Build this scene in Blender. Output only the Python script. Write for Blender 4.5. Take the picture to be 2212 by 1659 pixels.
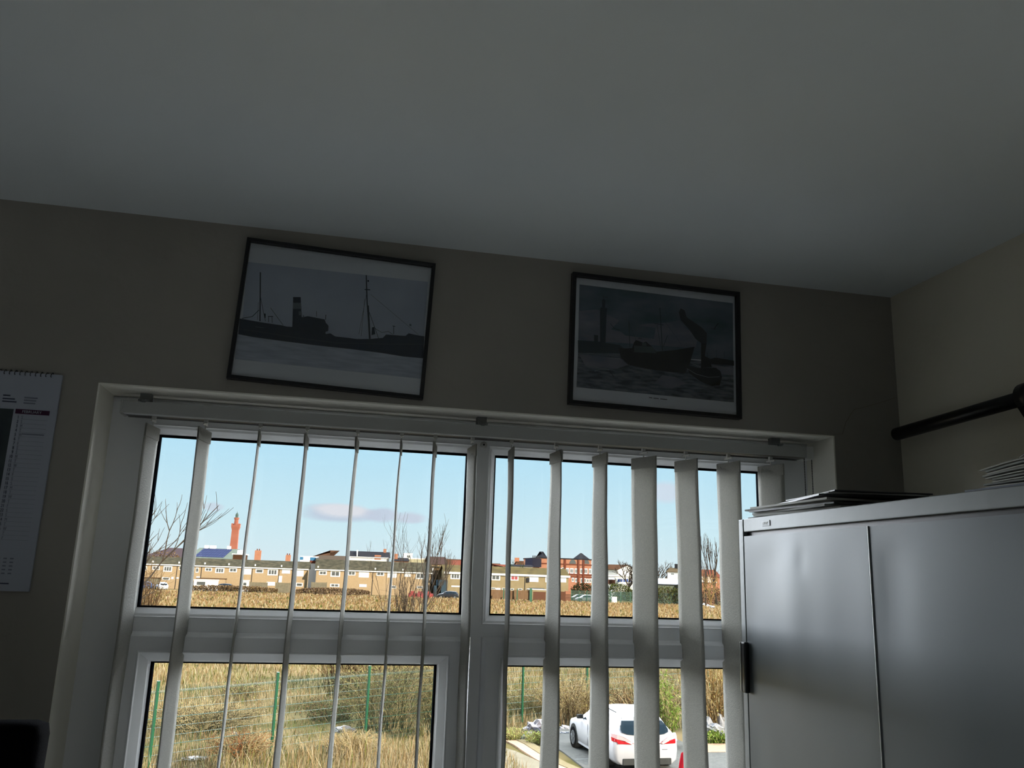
import bpy, bmesh, math, random
from math import sin, cos, pi, radians, atan2, sqrt
from mathutils import Vector, Matrix
for o in list(bpy.data.objects): bpy.data.objects.remove(o, do_unlink=True)
scene = bpy.context.scene
COL = scene.collection

# ---------------------------------------------------------------- camera
DZ = .25
Z0 = 4.4495+DZ                       # outside ground is z=0, the room is on the first floor
CAM = Vector((.5236, -1.9581, Z0 + .0505))
YAW, PITCH, ROLL, FPX = .2049, .2256, .0329, 1812.65
fwd = Vector((sin(YAW)*cos(PITCH), cos(YAW)*cos(PITCH), sin(PITCH)))
r0 = Vector((cos(YAW), -sin(YAW), 0)); u0 = r0.cross(fwd)
RT = cos(ROLL)*r0 + sin(ROLL)*u0; UP = -sin(ROLL)*r0 + cos(ROLL)*u0
cd = bpy.data.cameras.new('camera'); cam = bpy.data.objects.new('camera', cd); COL.objects.link(cam)
cd.sensor_fit = 'HORIZONTAL'; cd.sensor_width = 36; cd.lens = 36*FPX/2212; cd.clip_start = .02; cd.clip_end = 6000
m = Matrix((RT, UP, -fwd)).transposed().to_4x4(); m.translation = CAM; cam.matrix_world = m
scene.camera = cam
def ray(px, py): return fwd + RT*((px-1106)/FPX) - UP*((py-829.5)/FPX)
def aty(px, py, y): d = ray(px, py); return CAM + d*((y-CAM.y)/d.y)
def atx(px, py, x): d = ray(px, py); return CAM + d*((x-CAM.x)/d.x)
def atz(px, py, z=0.): d = ray(px, py); return CAM + d*((z-CAM.z)/d.z)

# ---------------------------------------------------------------- light
scene.view_settings.view_transform = 'Standard'; scene.view_settings.look = 'None'
scene.view_settings.exposure = 0.0; scene.view_settings.gamma = 1
scene.view_settings.use_curve_mapping = False
def lin(c):
    f = lambda v: v/12.92 if v <= .04045 else ((v+.055)/1.055)**2.4
    return tuple(f(v/255) for v in c) + (1,)
lin0 = lin
W = bpy.data.worlds.new('sky'); scene.world = W; W.use_nodes = True
nt = W.node_tree; nt.nodes.clear()
def N(t, **k):
    n = nt.nodes.new(t)
    for a, b in k.items(): setattr(n, a, b)
    return n
out = N('ShaderNodeOutputWorld'); bg = N('ShaderNodeBackground'); tc = N('ShaderNodeTexCoord')
sep = N('ShaderNodeSeparateXYZ'); nt.links.new(tc.outputs['Generated'], sep.inputs[0])
rmp = N('ShaderNodeValToRGB'); nt.links.new(sep.outputs['Z'], rmp.inputs[0])
cr = rmp.color_ramp
cr.elements[0].position = 0; cr.elements[0].color = lin((222, 240, 246))
cr.elements[1].position = .9; cr.elements[1].color = lin((120, 175, 232))
for p_, c_ in ((.05, (210, 240, 249)), (.14, (186, 231, 251)), (.26, (160, 215, 250))):
    e = cr.elements.new(p_); e.color = lin(c_)
mp = N('ShaderNodeMapping'); mp.inputs['Scale'].default_value = (7, 7, 46)
nt.links.new(tc.outputs['Generated'], mp.inputs[0])
nz = N('ShaderNodeTexNoise'); nz.inputs['Scale'].default_value = 1.0; nz.inputs['Detail'].default_value = 4
nt.links.new(mp.outputs[0], nz.inputs['Vector'])
def cloud(px, py, ax, az):
    """a small low cloud bank in the given sky direction"""
    d = ray(px, py).normalized()
    sub = N('ShaderNodeVectorMath', operation='SUBTRACT'); nt.links.new(tc.outputs['Generated'], sub.inputs[0]); sub.inputs[1].default_value = d
    s2 = N('ShaderNodeSeparateXYZ'); nt.links.new(sub.outputs[0], s2.inputs[0])
    a = N('ShaderNodeMath', operation='DIVIDE'); nt.links.new(s2.outputs['X'], a.inputs[0]); a.inputs[1].default_value = ax
    b = N('ShaderNodeMath', operation='DIVIDE'); nt.links.new(s2.outputs['Z'], b.inputs[0]); b.inputs[1].default_value = az
    c = N('ShaderNodeCombineXYZ'); nt.links.new(a.outputs[0], c.inputs[0]); nt.links.new(b.outputs[0], c.inputs[2])
    ln = N('ShaderNodeVectorMath', operation='LENGTH'); nt.links.new(c.outputs[0], ln.inputs[0])
    q = N('ShaderNodeMath', operation='MULTIPLY_ADD'); nt.links.new(nz.outputs[0], q.inputs[0]); q.inputs[1].default_value = -1.6
    nt.links.new(ln.outputs['Value'], q.inputs[2])
    mr = N('ShaderNodeMapRange'); nt.links.new(q.outputs[0], mr.inputs[0])
    mr.inputs[1].default_value = -.15; mr.inputs[2].default_value = .35; mr.inputs[3].default_value = .85; mr.inputs[4].default_value = 0
    return mr.outputs[0]
col = rmp.outputs[0]
for (px, py, ax, az, cc) in ((733, 1107, .045, .010, (196, 208, 226)), (740, 1102, .035, .008, (232, 234, 240)), (828, 1111, .022, .009, (200, 210, 228)),
                         (888, 1119, .022, .008, (205, 214, 230)), (1436, 1062, .02, .012, (214, 226, 240)), (1040, 1083, .014, .004, (208, 222, 236)), (460, 1095, .012, .006, (208, 222, 236))):
    mx = N('ShaderNodeMixRGB'); nt.links.new(cloud(px, py, ax, az), mx.inputs[0]); nt.links.new(col, mx.inputs[1]); mx.inputs[2].default_value = lin(cc); col = mx.outputs[0]
nt.links.new(col, bg.inputs[0]); bg.inputs[1].default_value = 1.0; nt.links.new(bg.outputs[0], out.inputs[0])
SUN_AZ = Vector((.45, -.893, 0)); SUN_EL = radians(20)
sd = bpy.data.lights.new('sun', 'SUN'); sd.energy = 8.5; sd.angle = radians(.6); sd.color = (1, .9, .74)
so = bpy.data.objects.new('sun', sd); COL.objects.link(so)
tosun = Vector((SUN_AZ.x*cos(SUN_EL), SUN_AZ.y*cos(SUN_EL), sin(SUN_EL)))
so.rotation_euler = tosun.to_track_quat('Z', 'Y').to_euler(); so.location = (0, 0, 30)
nd = bpy.data.lights.new('north_fill', 'SUN'); nd.energy = 40.0; nd.angle = radians(140); nd.color = (.88, .93, 1)  # broad fill lamp added beside the world sky to brighten the room
no = bpy.data.objects.new('north_fill', nd); COL.objects.link(no); no.location = (0, 40, 40)
no.rotation_euler = Vector((.12, 1, .2)).to_track_quat('Z', 'Y').to_euler()
pl = bpy.data.lights.new('window_portal', 'AREA'); pl.shape = 'RECTANGLE'; pl.size = 1.8; pl.size_y = 1.1
pl.cycles.is_portal = True
po = bpy.data.objects.new('window_portal', pl); COL.objects.link(po); po.location = (.9, .23, 4.34+DZ); po.rotation_euler = (radians(-90), 0, 0)

# ---------------------------------------------------------------- materials
OUTK = 1.0; SPO = None
def mat(name, rgb, rough=.7, metal=0., rgb2=None, scale=8., detail=3., bump=0., bscale=None, stretch=(1, 1, 1), trans=0., spec=.5, lo=.35, hi=.65):
    lin = lambda c: tuple(v*OUTK for v in lin0(c)[:3]) + (1,)
    M = bpy.data.materials.new(name); M.use_nodes = True; t = M.node_tree
    b = t.nodes['Principled BSDF']; b.inputs['Base Color'].default_value = lin(rgb); b.inputs['Roughness'].default_value = rough
    b.inputs['Metallic'].default_value = metal; b.inputs['Specular IOR Level'].default_value = spec if (SPO is None or spec != .5) else (SPO if rough > .6 else .3)
    if rgb2 or bump:
        co = t.nodes.new('ShaderNodeTexCoord'); mp = t.nodes.new('ShaderNodeMapping'); mp.inputs['Scale'].default_value = stretch
        t.links.new(co.outputs['Object'], mp.inputs[0])
    if rgb2:
        n = t.nodes.new('ShaderNodeTexNoise'); n.inputs['Scale'].default_value = scale; n.inputs['Detail'].default_value = detail
        t.links.new(mp.outputs[0], n.inputs['Vector'])
        r = t.nodes.new('ShaderNodeValToRGB'); r.color_ramp.elements[0].position = lo; r.color_ramp.elements[1].position = hi
        r.color_ramp.elements[0].color = lin(rgb); r.color_ramp.elements[1].color = lin(rgb2)
        t.links.new(n.outputs[0], r.inputs[0]); t.links.new(r.outputs[0], b.inputs['Base Color'])
    if bump:
        n = t.nodes.new('ShaderNodeTexNoise'); n.inputs['Scale'].default_value = bscale or scale*4; n.inputs['Detail'].default_value = 4
        t.links.new(mp.outputs[0], n.inputs['Vector'])
        bp = t.nodes.new('ShaderNodeBump'); bp.inputs['Strength'].default_value = bump; bp.inputs['Distance'].default_value = .01
        t.links.new(n.outputs[0], bp.inputs['Height']); t.links.new(bp.outputs[0], b.inputs['Normal'])
    if trans:
        tr = t.nodes.new('ShaderNodeBsdfTranslucent'); tr.inputs[0].default_value = lin(rgb)
        ms = t.nodes.new('ShaderNodeMixShader'); ms.inputs[0].default_value = trans
        t.links.new(b.outputs[0], ms.inputs[1]); t.links.new(tr.outputs[0], ms.inputs[2]); t.links.new(ms.outputs[0], t.nodes['Material Output'].inputs[0])
    return M
def glass(name, tint=(1, 1, 1, 1), refl=.04, rough=.0):
    M = bpy.data.materials.new(name); M.use_nodes = True; t = M.node_tree; t.nodes.clear()
    o = t.nodes.new('ShaderNodeOutputMaterial'); a = t.nodes.new('ShaderNodeBsdfTransparent'); a.inputs[0].default_value = tint
    g = t.nodes.new('ShaderNodeBsdfGlossy'); g.inputs['Roughness'].default_value = rough
    f = t.nodes.new('ShaderNodeFresnel'); f.inputs[0].default_value = 1.45
    ms = t.nodes.new('ShaderNodeMixShader'); t.links.new(f.outputs[0], ms.inputs[0]); t.links.new(a.outputs[0], ms.inputs[1]); t.links.new(g.outputs[0], ms.inputs[2])
    t.links.new(ms.outputs[0], o.inputs[0]); return M
def brick(name, c1, c2, mortar, w=.215, h=.075, axis='XZ'):
    M = mat(name, c1, .85); t = M.node_tree; b = t.nodes['Principled BSDF']
    co = t.nodes.new('ShaderNodeTexCoord'); mp = t.nodes.new('ShaderNodeMapping')
    if axis == 'XZ': mp.inputs['Rotation'].default_value = (radians(90), 0, 0)
    br = t.nodes.new('ShaderNodeTexBrick'); br.inputs['Scale'].default_value = 1; br.inputs['Brick Width'].default_value = w; br.inputs['Row Height'].default_value = h
    br.inputs['Mortar Size'].default_value = .008; br.inputs['Color1'].default_value = lin(c1); br.inputs['Color2'].default_value = lin(c2); br.inputs['Mortar'].default_value = lin(mortar)
    t.links.new(co.outputs['Object'], mp.inputs[0]); t.links.new(mp.outputs[0], br.inputs['Vector']); t.links.new(br.outputs[0], b.inputs['Base Color']); return M

M = {}
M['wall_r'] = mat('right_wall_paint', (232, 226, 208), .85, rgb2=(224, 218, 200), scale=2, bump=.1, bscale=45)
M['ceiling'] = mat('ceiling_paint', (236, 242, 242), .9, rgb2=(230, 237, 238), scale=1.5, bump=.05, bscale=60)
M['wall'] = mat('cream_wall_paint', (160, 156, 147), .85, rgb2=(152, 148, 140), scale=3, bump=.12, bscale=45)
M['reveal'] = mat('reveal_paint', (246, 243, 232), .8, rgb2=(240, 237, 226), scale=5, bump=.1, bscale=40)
M['crack'] = mat('crack', (120, 112, 98), .9)
M['carpet'] = mat('carpet', (206, 208, 204), .95, rgb2=(196, 198, 196), scale=60)
M['upvc'] = mat('white_upvc', (236, 238, 240), .35, bump=.01, bscale=20)
M['gasket'] = mat('black_gasket', (10, 11, 14), 1.0, spec=0)
M['glass'] = glass('window_glass')
M['pglass'] = glass('picture_glass')
M['slat'] = mat('blind_fabric', (196, 195, 188), .9, rgb2=(180, 180, 175), scale=220, detail=2, bump=.35, bscale=320, trans=.48)
M['rail'] = mat('blind_rail', (176, 178, 176), .45, bump=.03, bscale=30)
M['plastic'] = mat('clear_white_plastic', (205, 206, 202), .4)
M['chain'] = mat('bead_chain', (34, 34, 34), .4, metal=.6)
M['black'] = mat('black_gloss', (12, 12, 14), .35)
M['frame_black'] = mat('black_picture_frame', (13, 14, 19), .4)
M['steel'] = mat('painted_steel', (78, 85, 87), .40, metal=.2, rgb2=(74, 81, 83), scale=2, bump=.04, bscale=3)
M['steel2'] = mat('worn_steel_trim', (122, 126, 126), .45, metal=.2, rgb2=(120, 124, 124), scale=9, bump=.04, bscale=40)
M['paper'] = mat('paper', (206, 206, 200), .8); M['paper2'] = mat('dark_magazine', (70, 72, 76), .45); M['paper3'] = mat('grey_paper', (168, 170, 166), .8)
M['binder'] = mat('grey_binder_card', (120, 126, 142), .6); M['chrome'] = mat('chrome', (220, 220, 220), .15, metal=1)
M['chairfab'] = mat('black_fabric', (6, 7, 11), 1, bump=.2, bscale=300, spec=.05)
M['bracket'] = mat('grey_bracket', (120, 124, 124), .4); M['dark_plastic'] = mat('dark_plastic', (20, 20, 22), .5)

# ---------------------------------------------------------------- mesh helper
class MB:
    def __init__(s): s.v = []; s.f = []; s.mi = []; s.m = 0; s.sm = []; s.smooth = False
    def add(s, vs, fs):
        b = len(s.v); s.v += [tuple(v) for v in vs]
        for f in fs: s.f.append([b+i for i in f]); s.mi.append(s.m); s.sm.append(s.smooth)
    def box(s, x0, x1, y0, y1, z0, z1):
        s.add([(x0,y0,z0),(x1,y0,z0),(x1,y1,z0),(x0,y1,z0),(x0,y0,z1),(x1,y0,z1),(x1,y1,z1),(x0,y1,z1)],
              [(0,3,2,1),(4,5,6,7),(0,1,5,4),(1,2,6,5),(2,3,7,6),(3,0,4,7)]); return s
    def bar(s, a, b, w, h, up=(0,0,1)):
        a = Vector(a); b = Vector(b); d = (b-a).normalized(); r = d.cross(Vector(up))
        if r.length < 1e-4: r = d.cross(Vector((1,0,0)))
        r.normalize(); u = r.cross(d); r *= w/2; u *= h/2
        s.add([a-r-u,a+r-u,a+r+u,a-r+u,b-r-u,b+r-u,b+r+u,b-r+u],[(0,1,2,3),(7,6,5,4),(0,4,5,1),(1,5,6,2),(2,6,7,3),(3,7,4,0)]); return s
    def tube(s, pts, rs, n=8, cap=True):
        pts = [Vector(p) for p in pts]; k = len(pts)
        if not hasattr(rs, '__len__'): rs = [rs]*k
        vs = []; prev = None
        for i, p in enumerate(pts):
            d = (pts[min(i+1,k-1)]-pts[max(i-1,0)])
            if d.length < 1e-9: d = Vector((0,0,1))
            d.normalize()
            r = (prev - d*prev.dot(d)) if prev is not None else d.cross(Vector((0,0,1)))
            if r.length < 1e-3: r = d.cross(Vector((1,0,0)))
            r.normalize(); prev = r; u = d.cross(r)
            for j in range(n):
                a = 2*pi*j/n; vs.append(p + (r*cos(a)+u*sin(a))*rs[i])
        fs = [(i*n+j, i*n+(j+1)%n, (i+1)*n+(j+1)%n, (i+1)*n+j) for i in range(k-1) for j in range(n)]
        if cap: fs += [tuple(range(n))[::-1], tuple((k-1)*n+j for j in range(n))]
        s.add(vs, fs); return s
    def cyl(s, c, ax, r, h, n=24):
        c = Vector(c); ax = Vector(ax).normalized(); return s.tube([c-ax*h/2, c+ax*h/2], r, n)
    def lathe(s, c, prof, n=16, ax='Z'):
        k = len(prof); vs = []
        for (r, z) in prof:
            for j in range(n):
                a = 2*pi*j/n; x, y = r*cos(a), r*sin(a)
                vs.append({'Z': (c[0]+x, c[1]+y, c[2]+z), 'Y': (c[0]+x, c[1]+z, c[2]+y), 'X': (c[0]+z, c[1]+x, c[2]+y)}[ax])
        fs = [(i*n+j, i*n+(j+1)%n, (i+1)*n+(j+1)%n, (i+1)*n+j) for i in range(k-1) for j in range(n)] + [tuple(range(n))[::-1], tuple((k-1)*n+j for j in range(n))]
        s.add(vs, fs); return s
    def ball(s, c, r, n=8, m=5, sc=(1,1,1)):
        vs = [(c[0], c[1], c[2]-r*sc[2])]
        for i in range(1, m):
            t = -pi/2+pi*i/m
            for j in range(n):
                a = 2*pi*j/n; vs.append((c[0]+r*cos(t)*cos(a)*sc[0], c[1]+r*cos(t)*sin(a)*sc[1], c[2]+r*sin(t)*sc[2]))
        vs.append((c[0], c[1], c[2]+r*sc[2])); L = len(vs)-1
        fs = [(0, 1+(j+1)%n, 1+j) for j in range(n)] + [(1+i*n+j, 1+i*n+(j+1)%n, 1+(i+1)*n+(j+1)%n, 1+(i+1)*n+j) for i in range(m-2) for j in range(n)] + [(1+(m-2)*n+j, 1+(m-2)*n+(j+1)%n, L) for j in range(n)]
        s.add(vs, fs); return s
    def prism(s, poly, y0, y1):      # polygon in xz extruded along y
        n = len(poly); vs = [(p[0], y0, p[1]) for p in poly]+[(p[0], y1, p[1]) for p in poly]
        s.add(vs, [tuple(range(n)), tuple(range(2*n-1, n-1, -1))]+[(i, i+n, (i+1)%n+n, (i+1)%n) for i in range(n)]); return s
    def slab(s, poly, z0, z1):       # polygon in xy extruded along z
        n = len(poly); vs = [(p[0], p[1], z0) for p in poly]+[(p[0], p[1], z1) for p in poly]
        s.add(vs, [tuple(range(n-1, -1, -1)), tuple(range(n, 2*n))]+[(i, (i+1)%n, (i+1)%n+n, i+n) for i in range(n)]); return s
    def ring(s, x0, x1, z0, z1, prof):
        L = [[(x0+i, y, z0+i), (x1-i, y, z0+i), (x1-i, y, z1-i), (x0+i, y, z1-i)] for i, y in prof]
        vs = [p for l in L for p in l]
        s.add(vs, [(k*4+j, k*4+(j+1)%4, k*4+4+(j+1)%4, k*4+4+j) for k in range(len(prof)-1) for j in range(4)]); return s
    def build(s, name, mats, parent=None, loc=(0,0,0), rz=0, bevel=0):
        me = bpy.data.meshes.new(name); me.from_pydata(s.v, [], s.f)
        for m_ in (mats if isinstance(mats, (list, tuple)) else [mats]): me.materials.append(m_)
        me.polygons.foreach_set('material_index', s.mi); me.polygons.foreach_set('use_smooth', s.sm)
        me.update()
        if bevel or len(s.f) < 4000:
            b = bmesh.new(); b.from_mesh(me); bmesh.ops.recalc_face_normals(b, faces=b.faces)
            if bevel: bmesh.ops.bevel(b, geom=list(b.edges), offset=bevel, segments=2, profile=.6, affect='EDGES', clamp_overlap=True)
            b.to_mesh(me); b.free()
        o = bpy.data.objects.new(name, me); COL.objects.link(o); o.location = loc; o.rotation_euler = (0, 0, rz)
        if parent: o.parent = parent
        return o
def thing(name, label, cat, loc=(0,0,0), rz=0, group=None, kind=None):
    o = bpy.data.objects.new(name, None); COL.objects.link(o); o.location = loc; o.rotation_euler = (0,0,rz); o.empty_display_size = .1
    return tag(o, label, cat, group, kind)
def tag(o, label=None, cat=None, group=None, kind=None):
    if label: o['label'] = label
    if cat: o['category'] = cat
    if group: o['group'] = group
    if kind: o['kind'] = kind
    return o
def struct(name, mb, m_, parent=None, **k):
    o = mb.build(name, m_, parent, **k)
    if parent is None: o['kind'] = 'structure'
    return o
def copy_tree(o, parent=None):
    c = o.copy(); COL.objects.link(c)
    if parent: c.parent = parent
    for ch in list(o.children): copy_tree(ch, c)
    return c
def text(s, size, name, m_, parent, loc, rot, align='LEFT', ext=.0003):
    cu = bpy.data.curves.new(name, 'FONT'); cu.body = s; cu.size = size; cu.align_x = align; cu.extrude = ext
    t = bpy.data.objects.new(name, cu); me = bpy.data.meshes.new_from_object(t); bpy.data.objects.remove(t); bpy.data.curves.remove(cu)
    me.materials.clear(); me.materials.append(m_); me.name = name
    o = bpy.data.objects.new(name, me); COL.objects.link(o); o.parent = parent; o.location = loc; o.rotation_euler = rot; return o
# ================================================================ ROOM SHELL
FL, CE, TZ, SZ = 2.85+DZ, Z0+.842, Z0+.4383, 3.78+DZ      # floor, ceiling, window head, sill
XL, XR, YB, OW = -2.4, 1.9987, -4.2, 1.8
f = MB().box(XL-.1, XR+.1, YB-.1, 0, FL-.2, FL); struct('floor', f, M['carpet'])
struct('ceiling', MB().box(XL-.1, XR+.1, YB-.1, 0, CE, CE+.2), M['ceiling'])
wf = MB()
wf.box(XL-.1, 0, 0, .15, FL-.2, CE+.2); wf.box(OW, XR+.1, 0, .15, FL-.2, CE+.2)
wf.box(0, OW, 0, .15, TZ, CE+.2); wf.box(0, OW, 0, .15, FL-.2, SZ)
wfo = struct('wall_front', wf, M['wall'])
rv = MB(); t_ = .003
rv.box(-.0005, t_, -.001, .132, SZ, TZ); rv.box(OW-t_, OW+.0005, -.001, .132, SZ, TZ); rv.box(t_, OW-t_, -.001, .132, TZ-t_, TZ+.0005)
rv.build('plaster_reveal', M['reveal'], wfo)
struct('wall_right', MB().box(XR, XR+.1, YB, 0, FL, CE), M['wall_r'])
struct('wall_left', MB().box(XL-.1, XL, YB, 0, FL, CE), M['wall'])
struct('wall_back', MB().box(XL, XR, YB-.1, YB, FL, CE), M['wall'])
ck = MB()
def crack(pts, w):
    P = [aty(x, y, -.0008) for x, y in pts]
    for a, b in zip(P, P[1:]): ck.bar(a, b, .0008, w, up=(0, -1, 0))
crack([(1800,938),(1820,938),(1827,912),(1832,905),(1838,894),(1846,884),(1862,881),(1890,873),(1938,858)], .0006)
ck.build('hairline_crack', M['crack'], wfo)
struct('window_sill', MB().box(-.0, OW, -.03, .13, SZ-.012, SZ+.012), M['upvc'])

# ---- window
win = thing('window_1', 'white plastic-framed four-light window', 'window', (0, 0, 0), kind='structure')
del win['label'], win['category']
FY = .132
zt, zm, zl, zb = Z0+.353, Z0-.0435, Z0-.161, SZ+.07
ul = (.108, .854); ur = (.924, 1.670); ll = (.153, .799); lr = (.971, 1.617)
fr = MB()
fr.box(t_, .086, FY, .178, SZ, TZ-t_); fr.box(1.692, OW-t_, FY, .178, SZ, TZ-t_)
fr.box(.086, 1.692, FY, .178, zt+.022, TZ-t_); fr.box(.086, 1.692, FY, .178, SZ, SZ+.03)
fr.build('window_frame', M['upvc'], win)
MB().box(.876, .902, FY, .178, SZ+.03, zt+.022).build('mullion', M['upvc'], win)
for a, b in ((.086, .876), (.902, 1.692)):
    MB().box(a, b, FY, .178, zl+.066, zm-.022).build('transom', M['upvc'], win)
for k, (a, b) in enumerate((ul, ur)):
    g = MB(); g.ring(a-.022, b+.022, zm-.022, zt+.022, [(0, FY), (0, FY-.002), (.002, FY-.003), (.004, FY), (.009, FY+.002), (.018, FY+.014), (.0215, FY+.021), (.0225, FY+.021), (.0225, .178)])
    g.build('glazing_bead', M['upvc'], win)
    g = MB(); g.ring(a-.0005, b+.0005, zm-.0005, zt+.0005, [(0, FY+.02), (.003, FY+.021), (.003, .179)]); g.build('rubber_gasket', M['gasket'], win)
    MB().box(a-.004, b+.004, .165, .171, zm-.004, zt+.004).build('glass_pane', M['glass'], win)
for k, (a, b) in enumerate((ll, lr)):
    zlo = zb
    s_ = MB(); s_.ring(a-.067, b+.067, zlo-.04, zl+.066, [(0, .178), (0, FY-.004), (.006, FY-.012), (.010, FY-.015), (.040, FY-.015), (.042, FY-.0175), (.044, FY-.0175), (.046, FY-.013), (.062, FY+.005), (.0665, FY+.018), (.0675, FY+.018), (.0675, .178)])
    so_ = s_.build('opening_sash', M['upvc'], win)
    g = MB(); g.ring(a-.0005, b+.0005, zlo+.027, zl-.0005, [(0, FY+.017), (.003, FY+.018), (.003, .179)]); g.build('rubber_gasket', M['gasket'], so_)
    MB().box(a-.004, b+.004, .165, .171, zlo+.023, zl+.003).build('glass_pane', M['glass'], so_)
q = aty(1045, 961, FY-.004)
lk = MB(); lk.smooth = True; lk.lathe((q.x, FY-.006, q.z), [(.009, 0), (.009, .006)], 8, 'Y'); lk.smooth = False
lo_ = lk.build('screw_cover', M['plastic'], win)
MB().lathe((q.x, FY-.0075, q.z), [(.0025, 0), (.0025, .003)], 10, 'Y').build('screw', M['black'], lo_)
tr = MB(); tr.smooth = True
tr.tube([(t_, FY-.001, TZ-t_-.0055), (OW-t_, FY-.001, TZ-t_-.0055)], .0055, 10); tr.build('head_trim', M['upvc'], win)

# ---- vertical blind
bl = thing('vertical_blind', 'cream fabric vertical blind with fifteen slats hanging open across the window', 'blind', (0, .08, 4.836+DZ))
TZ0, SZ0 = TZ-DZ, SZ-DZ
def B_(mb, n, m_, p, **k): return mb.build(n, m_, p, loc=(0, -.08, -4.836) if p is bl else (0, 0, 0), **k)
ry0, ry1, rz0, rz1 = .056, .104, 4.834, 4.8625
h = MB(); h.box(.042, 1.752, ry0, ry1, rz0+.001, rz1); rail = B_(h, 'headrail', M['rail'], bl)
h = MB(); h.box(.046, 1.748, ry0+.002, ry0+.005, rz0-.0025, rz0+.001); h.box(.046, 1.748, ry1-.005, ry1-.002, rz0-.0025, rz0+.001); B_(h, 'rail_lip', M['chrome'], rail)
h = MB(); h.box(.046, 1.748, ry0+.006, ry1-.006, rz0, rz0+.002); B_(h, 'rail_slot', M['black'], rail)
h = MB(); h.box(1.752, 1.772, ry0-.003, ry1+.003, rz0-.003, rz1+.003); B_(h, 'end_cap', M['plastic'], bl, bevel=.002)
h = MB(); h.box(.037, .042, ry0-.001, ry1+.001, rz0-.001, rz1+.001); B_(h, 'end_cap', M['rail'], bl)
for xx in (.085, .872, 1.672):
    h = MB(); h.box(xx-.013, xx+.013, ry0+.002, ry1-.002, rz1, rz1+.006); h.box(xx-.004, xx+.004, ry0-.006, ry0+.004, rz1-.002, rz1+.004); h.box(xx-.012, xx+.012, .07, .09, rz1+.004, TZ0-t_)
    h.lathe((xx-.009, ry0+.001, rz1+.003), [(.003, -.004), (.003, .004)], 8, 'Y'); h.lathe((xx+.009, ry0+.001, rz1+.003), [(.003, -.004), (.003, .004)], 8, 'Y')
    B_(h, 'ceiling_bracket', M['bracket'], bl)
SL = [(.105,.1008,81.8,83.4),(.2195,.2158,79.8,80),(.3399,.3292,92.1,92.4),(.4511,.4493,86.3,83),(.5689,.5643,84.1,82.7),(.6752,.6707,84,82.7),(.758,.7544,78.8,79.5),
      (.8527,.8543,94.6,95.1),(.9523,.9555,86.1,83.3),(1.0668,1.0657,95.1,103.7),(1.1839,1.1866,97.1,103.9),(1.3025,1.3069,114.2,111.5),(1.4213,1.4308,107.4,107.5),(1.5377,1.5382,104.8,98.6),(1.6582,1.6545,108.7,105)]
YP, SW = .0805, .0445
random.seed(4)
for k, (xa, xb, ta, tb) in enumerate(SL):
    top, bot = 4.812, SZ0+.03
    mb = MB(); mb.smooth = True; rows = 26; n = 6
    grid = []
    for i in range(rows+1):
        z = top+(bot-top)*i/rows; tt = (4.62-z)/.5; xc = xa+(xb-xa)*tt; th = radians(ta+(tb-ta)*max(-.3, min(1.6, tt)))
        cv = .0035*(1-math.exp(-i*.9)) * (1 if k % 3 else -.6)
        row = []
        for j in range(n+1):
            s_ = -1+2*j/n; off = cv*(1-s_*s_) + .0008*sin(i*.9+k)
            row.append((xc+SW*s_*cos(th)-off*sin(th), YP+SW*s_*sin(th)+off*cos(th), z, -sin(th), cos(th)))
        grid.append(row)
    vs = []; T = .0005
    for sgn in (1, -1):
        for row in grid:
            for p in row: vs.append((p[0]+sgn*T*p[3], p[1]+sgn*T*p[4], p[2]))
    w = n+1; S = (rows+1)*w; fs = []
    for i in range(rows):
        for j in range(n):
            a = i*w+j; fs += [(a, a+1, a+w+1, a+w), (S+a, S+a+w, S+a+w+1, S+a+1)]
        fs += [(i*w, i*w+w, S+i*w+w, S+i*w), (i*w+n, S+i*w+n, S+i*w+w+n, i*w+w+n)]
    for j in range(n): fs += [(j, S+j, S+j+1, j+1), (rows*w+j, rows*w+j+1, S+rows*w+j+1, S+rows*w+j)]
    mb.add(vs, fs)
    so_ = B_(mb, 'slat', M['slat'], bl)
    th = radians(ta); c_, s2 = cos(th), sin(th); xt = xa+(xb-xa)*(4.62-4.82)/.5
    hm = MB()                                                   # stitched hem pocket at the top
    for sgn in (1, -1):
        p0 = Vector((xt-SW*.98*c_, YP-SW*.98*s2, 4.797)); p1 = Vector((xt+SW*.98*c_, YP+SW*.98*s2, 4.797)); nn = Vector((-s2, c_, 0))*(.0014*sgn)
        hm.bar(p0+nn, p1+nn, .0014, .028)
    B_(hm, 'hem_pocket', M['slat'], so_)
    hg = MB(); hg.box(xt-.0045, xt+.0045, YP-.004, YP+.004, 4.825, rz0+.001)
    hg.bar((xt-.014*c_, YP-.014*s2, 4.823), (xt+.014*c_, YP+.014*s2, 4.823), .003, .004); hg.tube([(xt, YP, 4.826), (xt, YP, 4.812), (xt-.004*c_, YP-.004*s2, 4.806)], .0017, 6)
    B_(hg, 'hanger', M['plastic'], so_)
mbc = MB(); mbc.smooth = True
for xx, yy in ((1.748, .062), (1.771, .064)):
    z = rz0-.004
    while z > 4.05: mbc.ball((xx, yy, z), .0017, 6, 4); z -= .0044
    mbc.tube([(xx, yy, rz0), (xx, yy, 4.05)], .0005, 4)
B_(mbc, 'bead_chain', M['chain'], bl)

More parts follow.
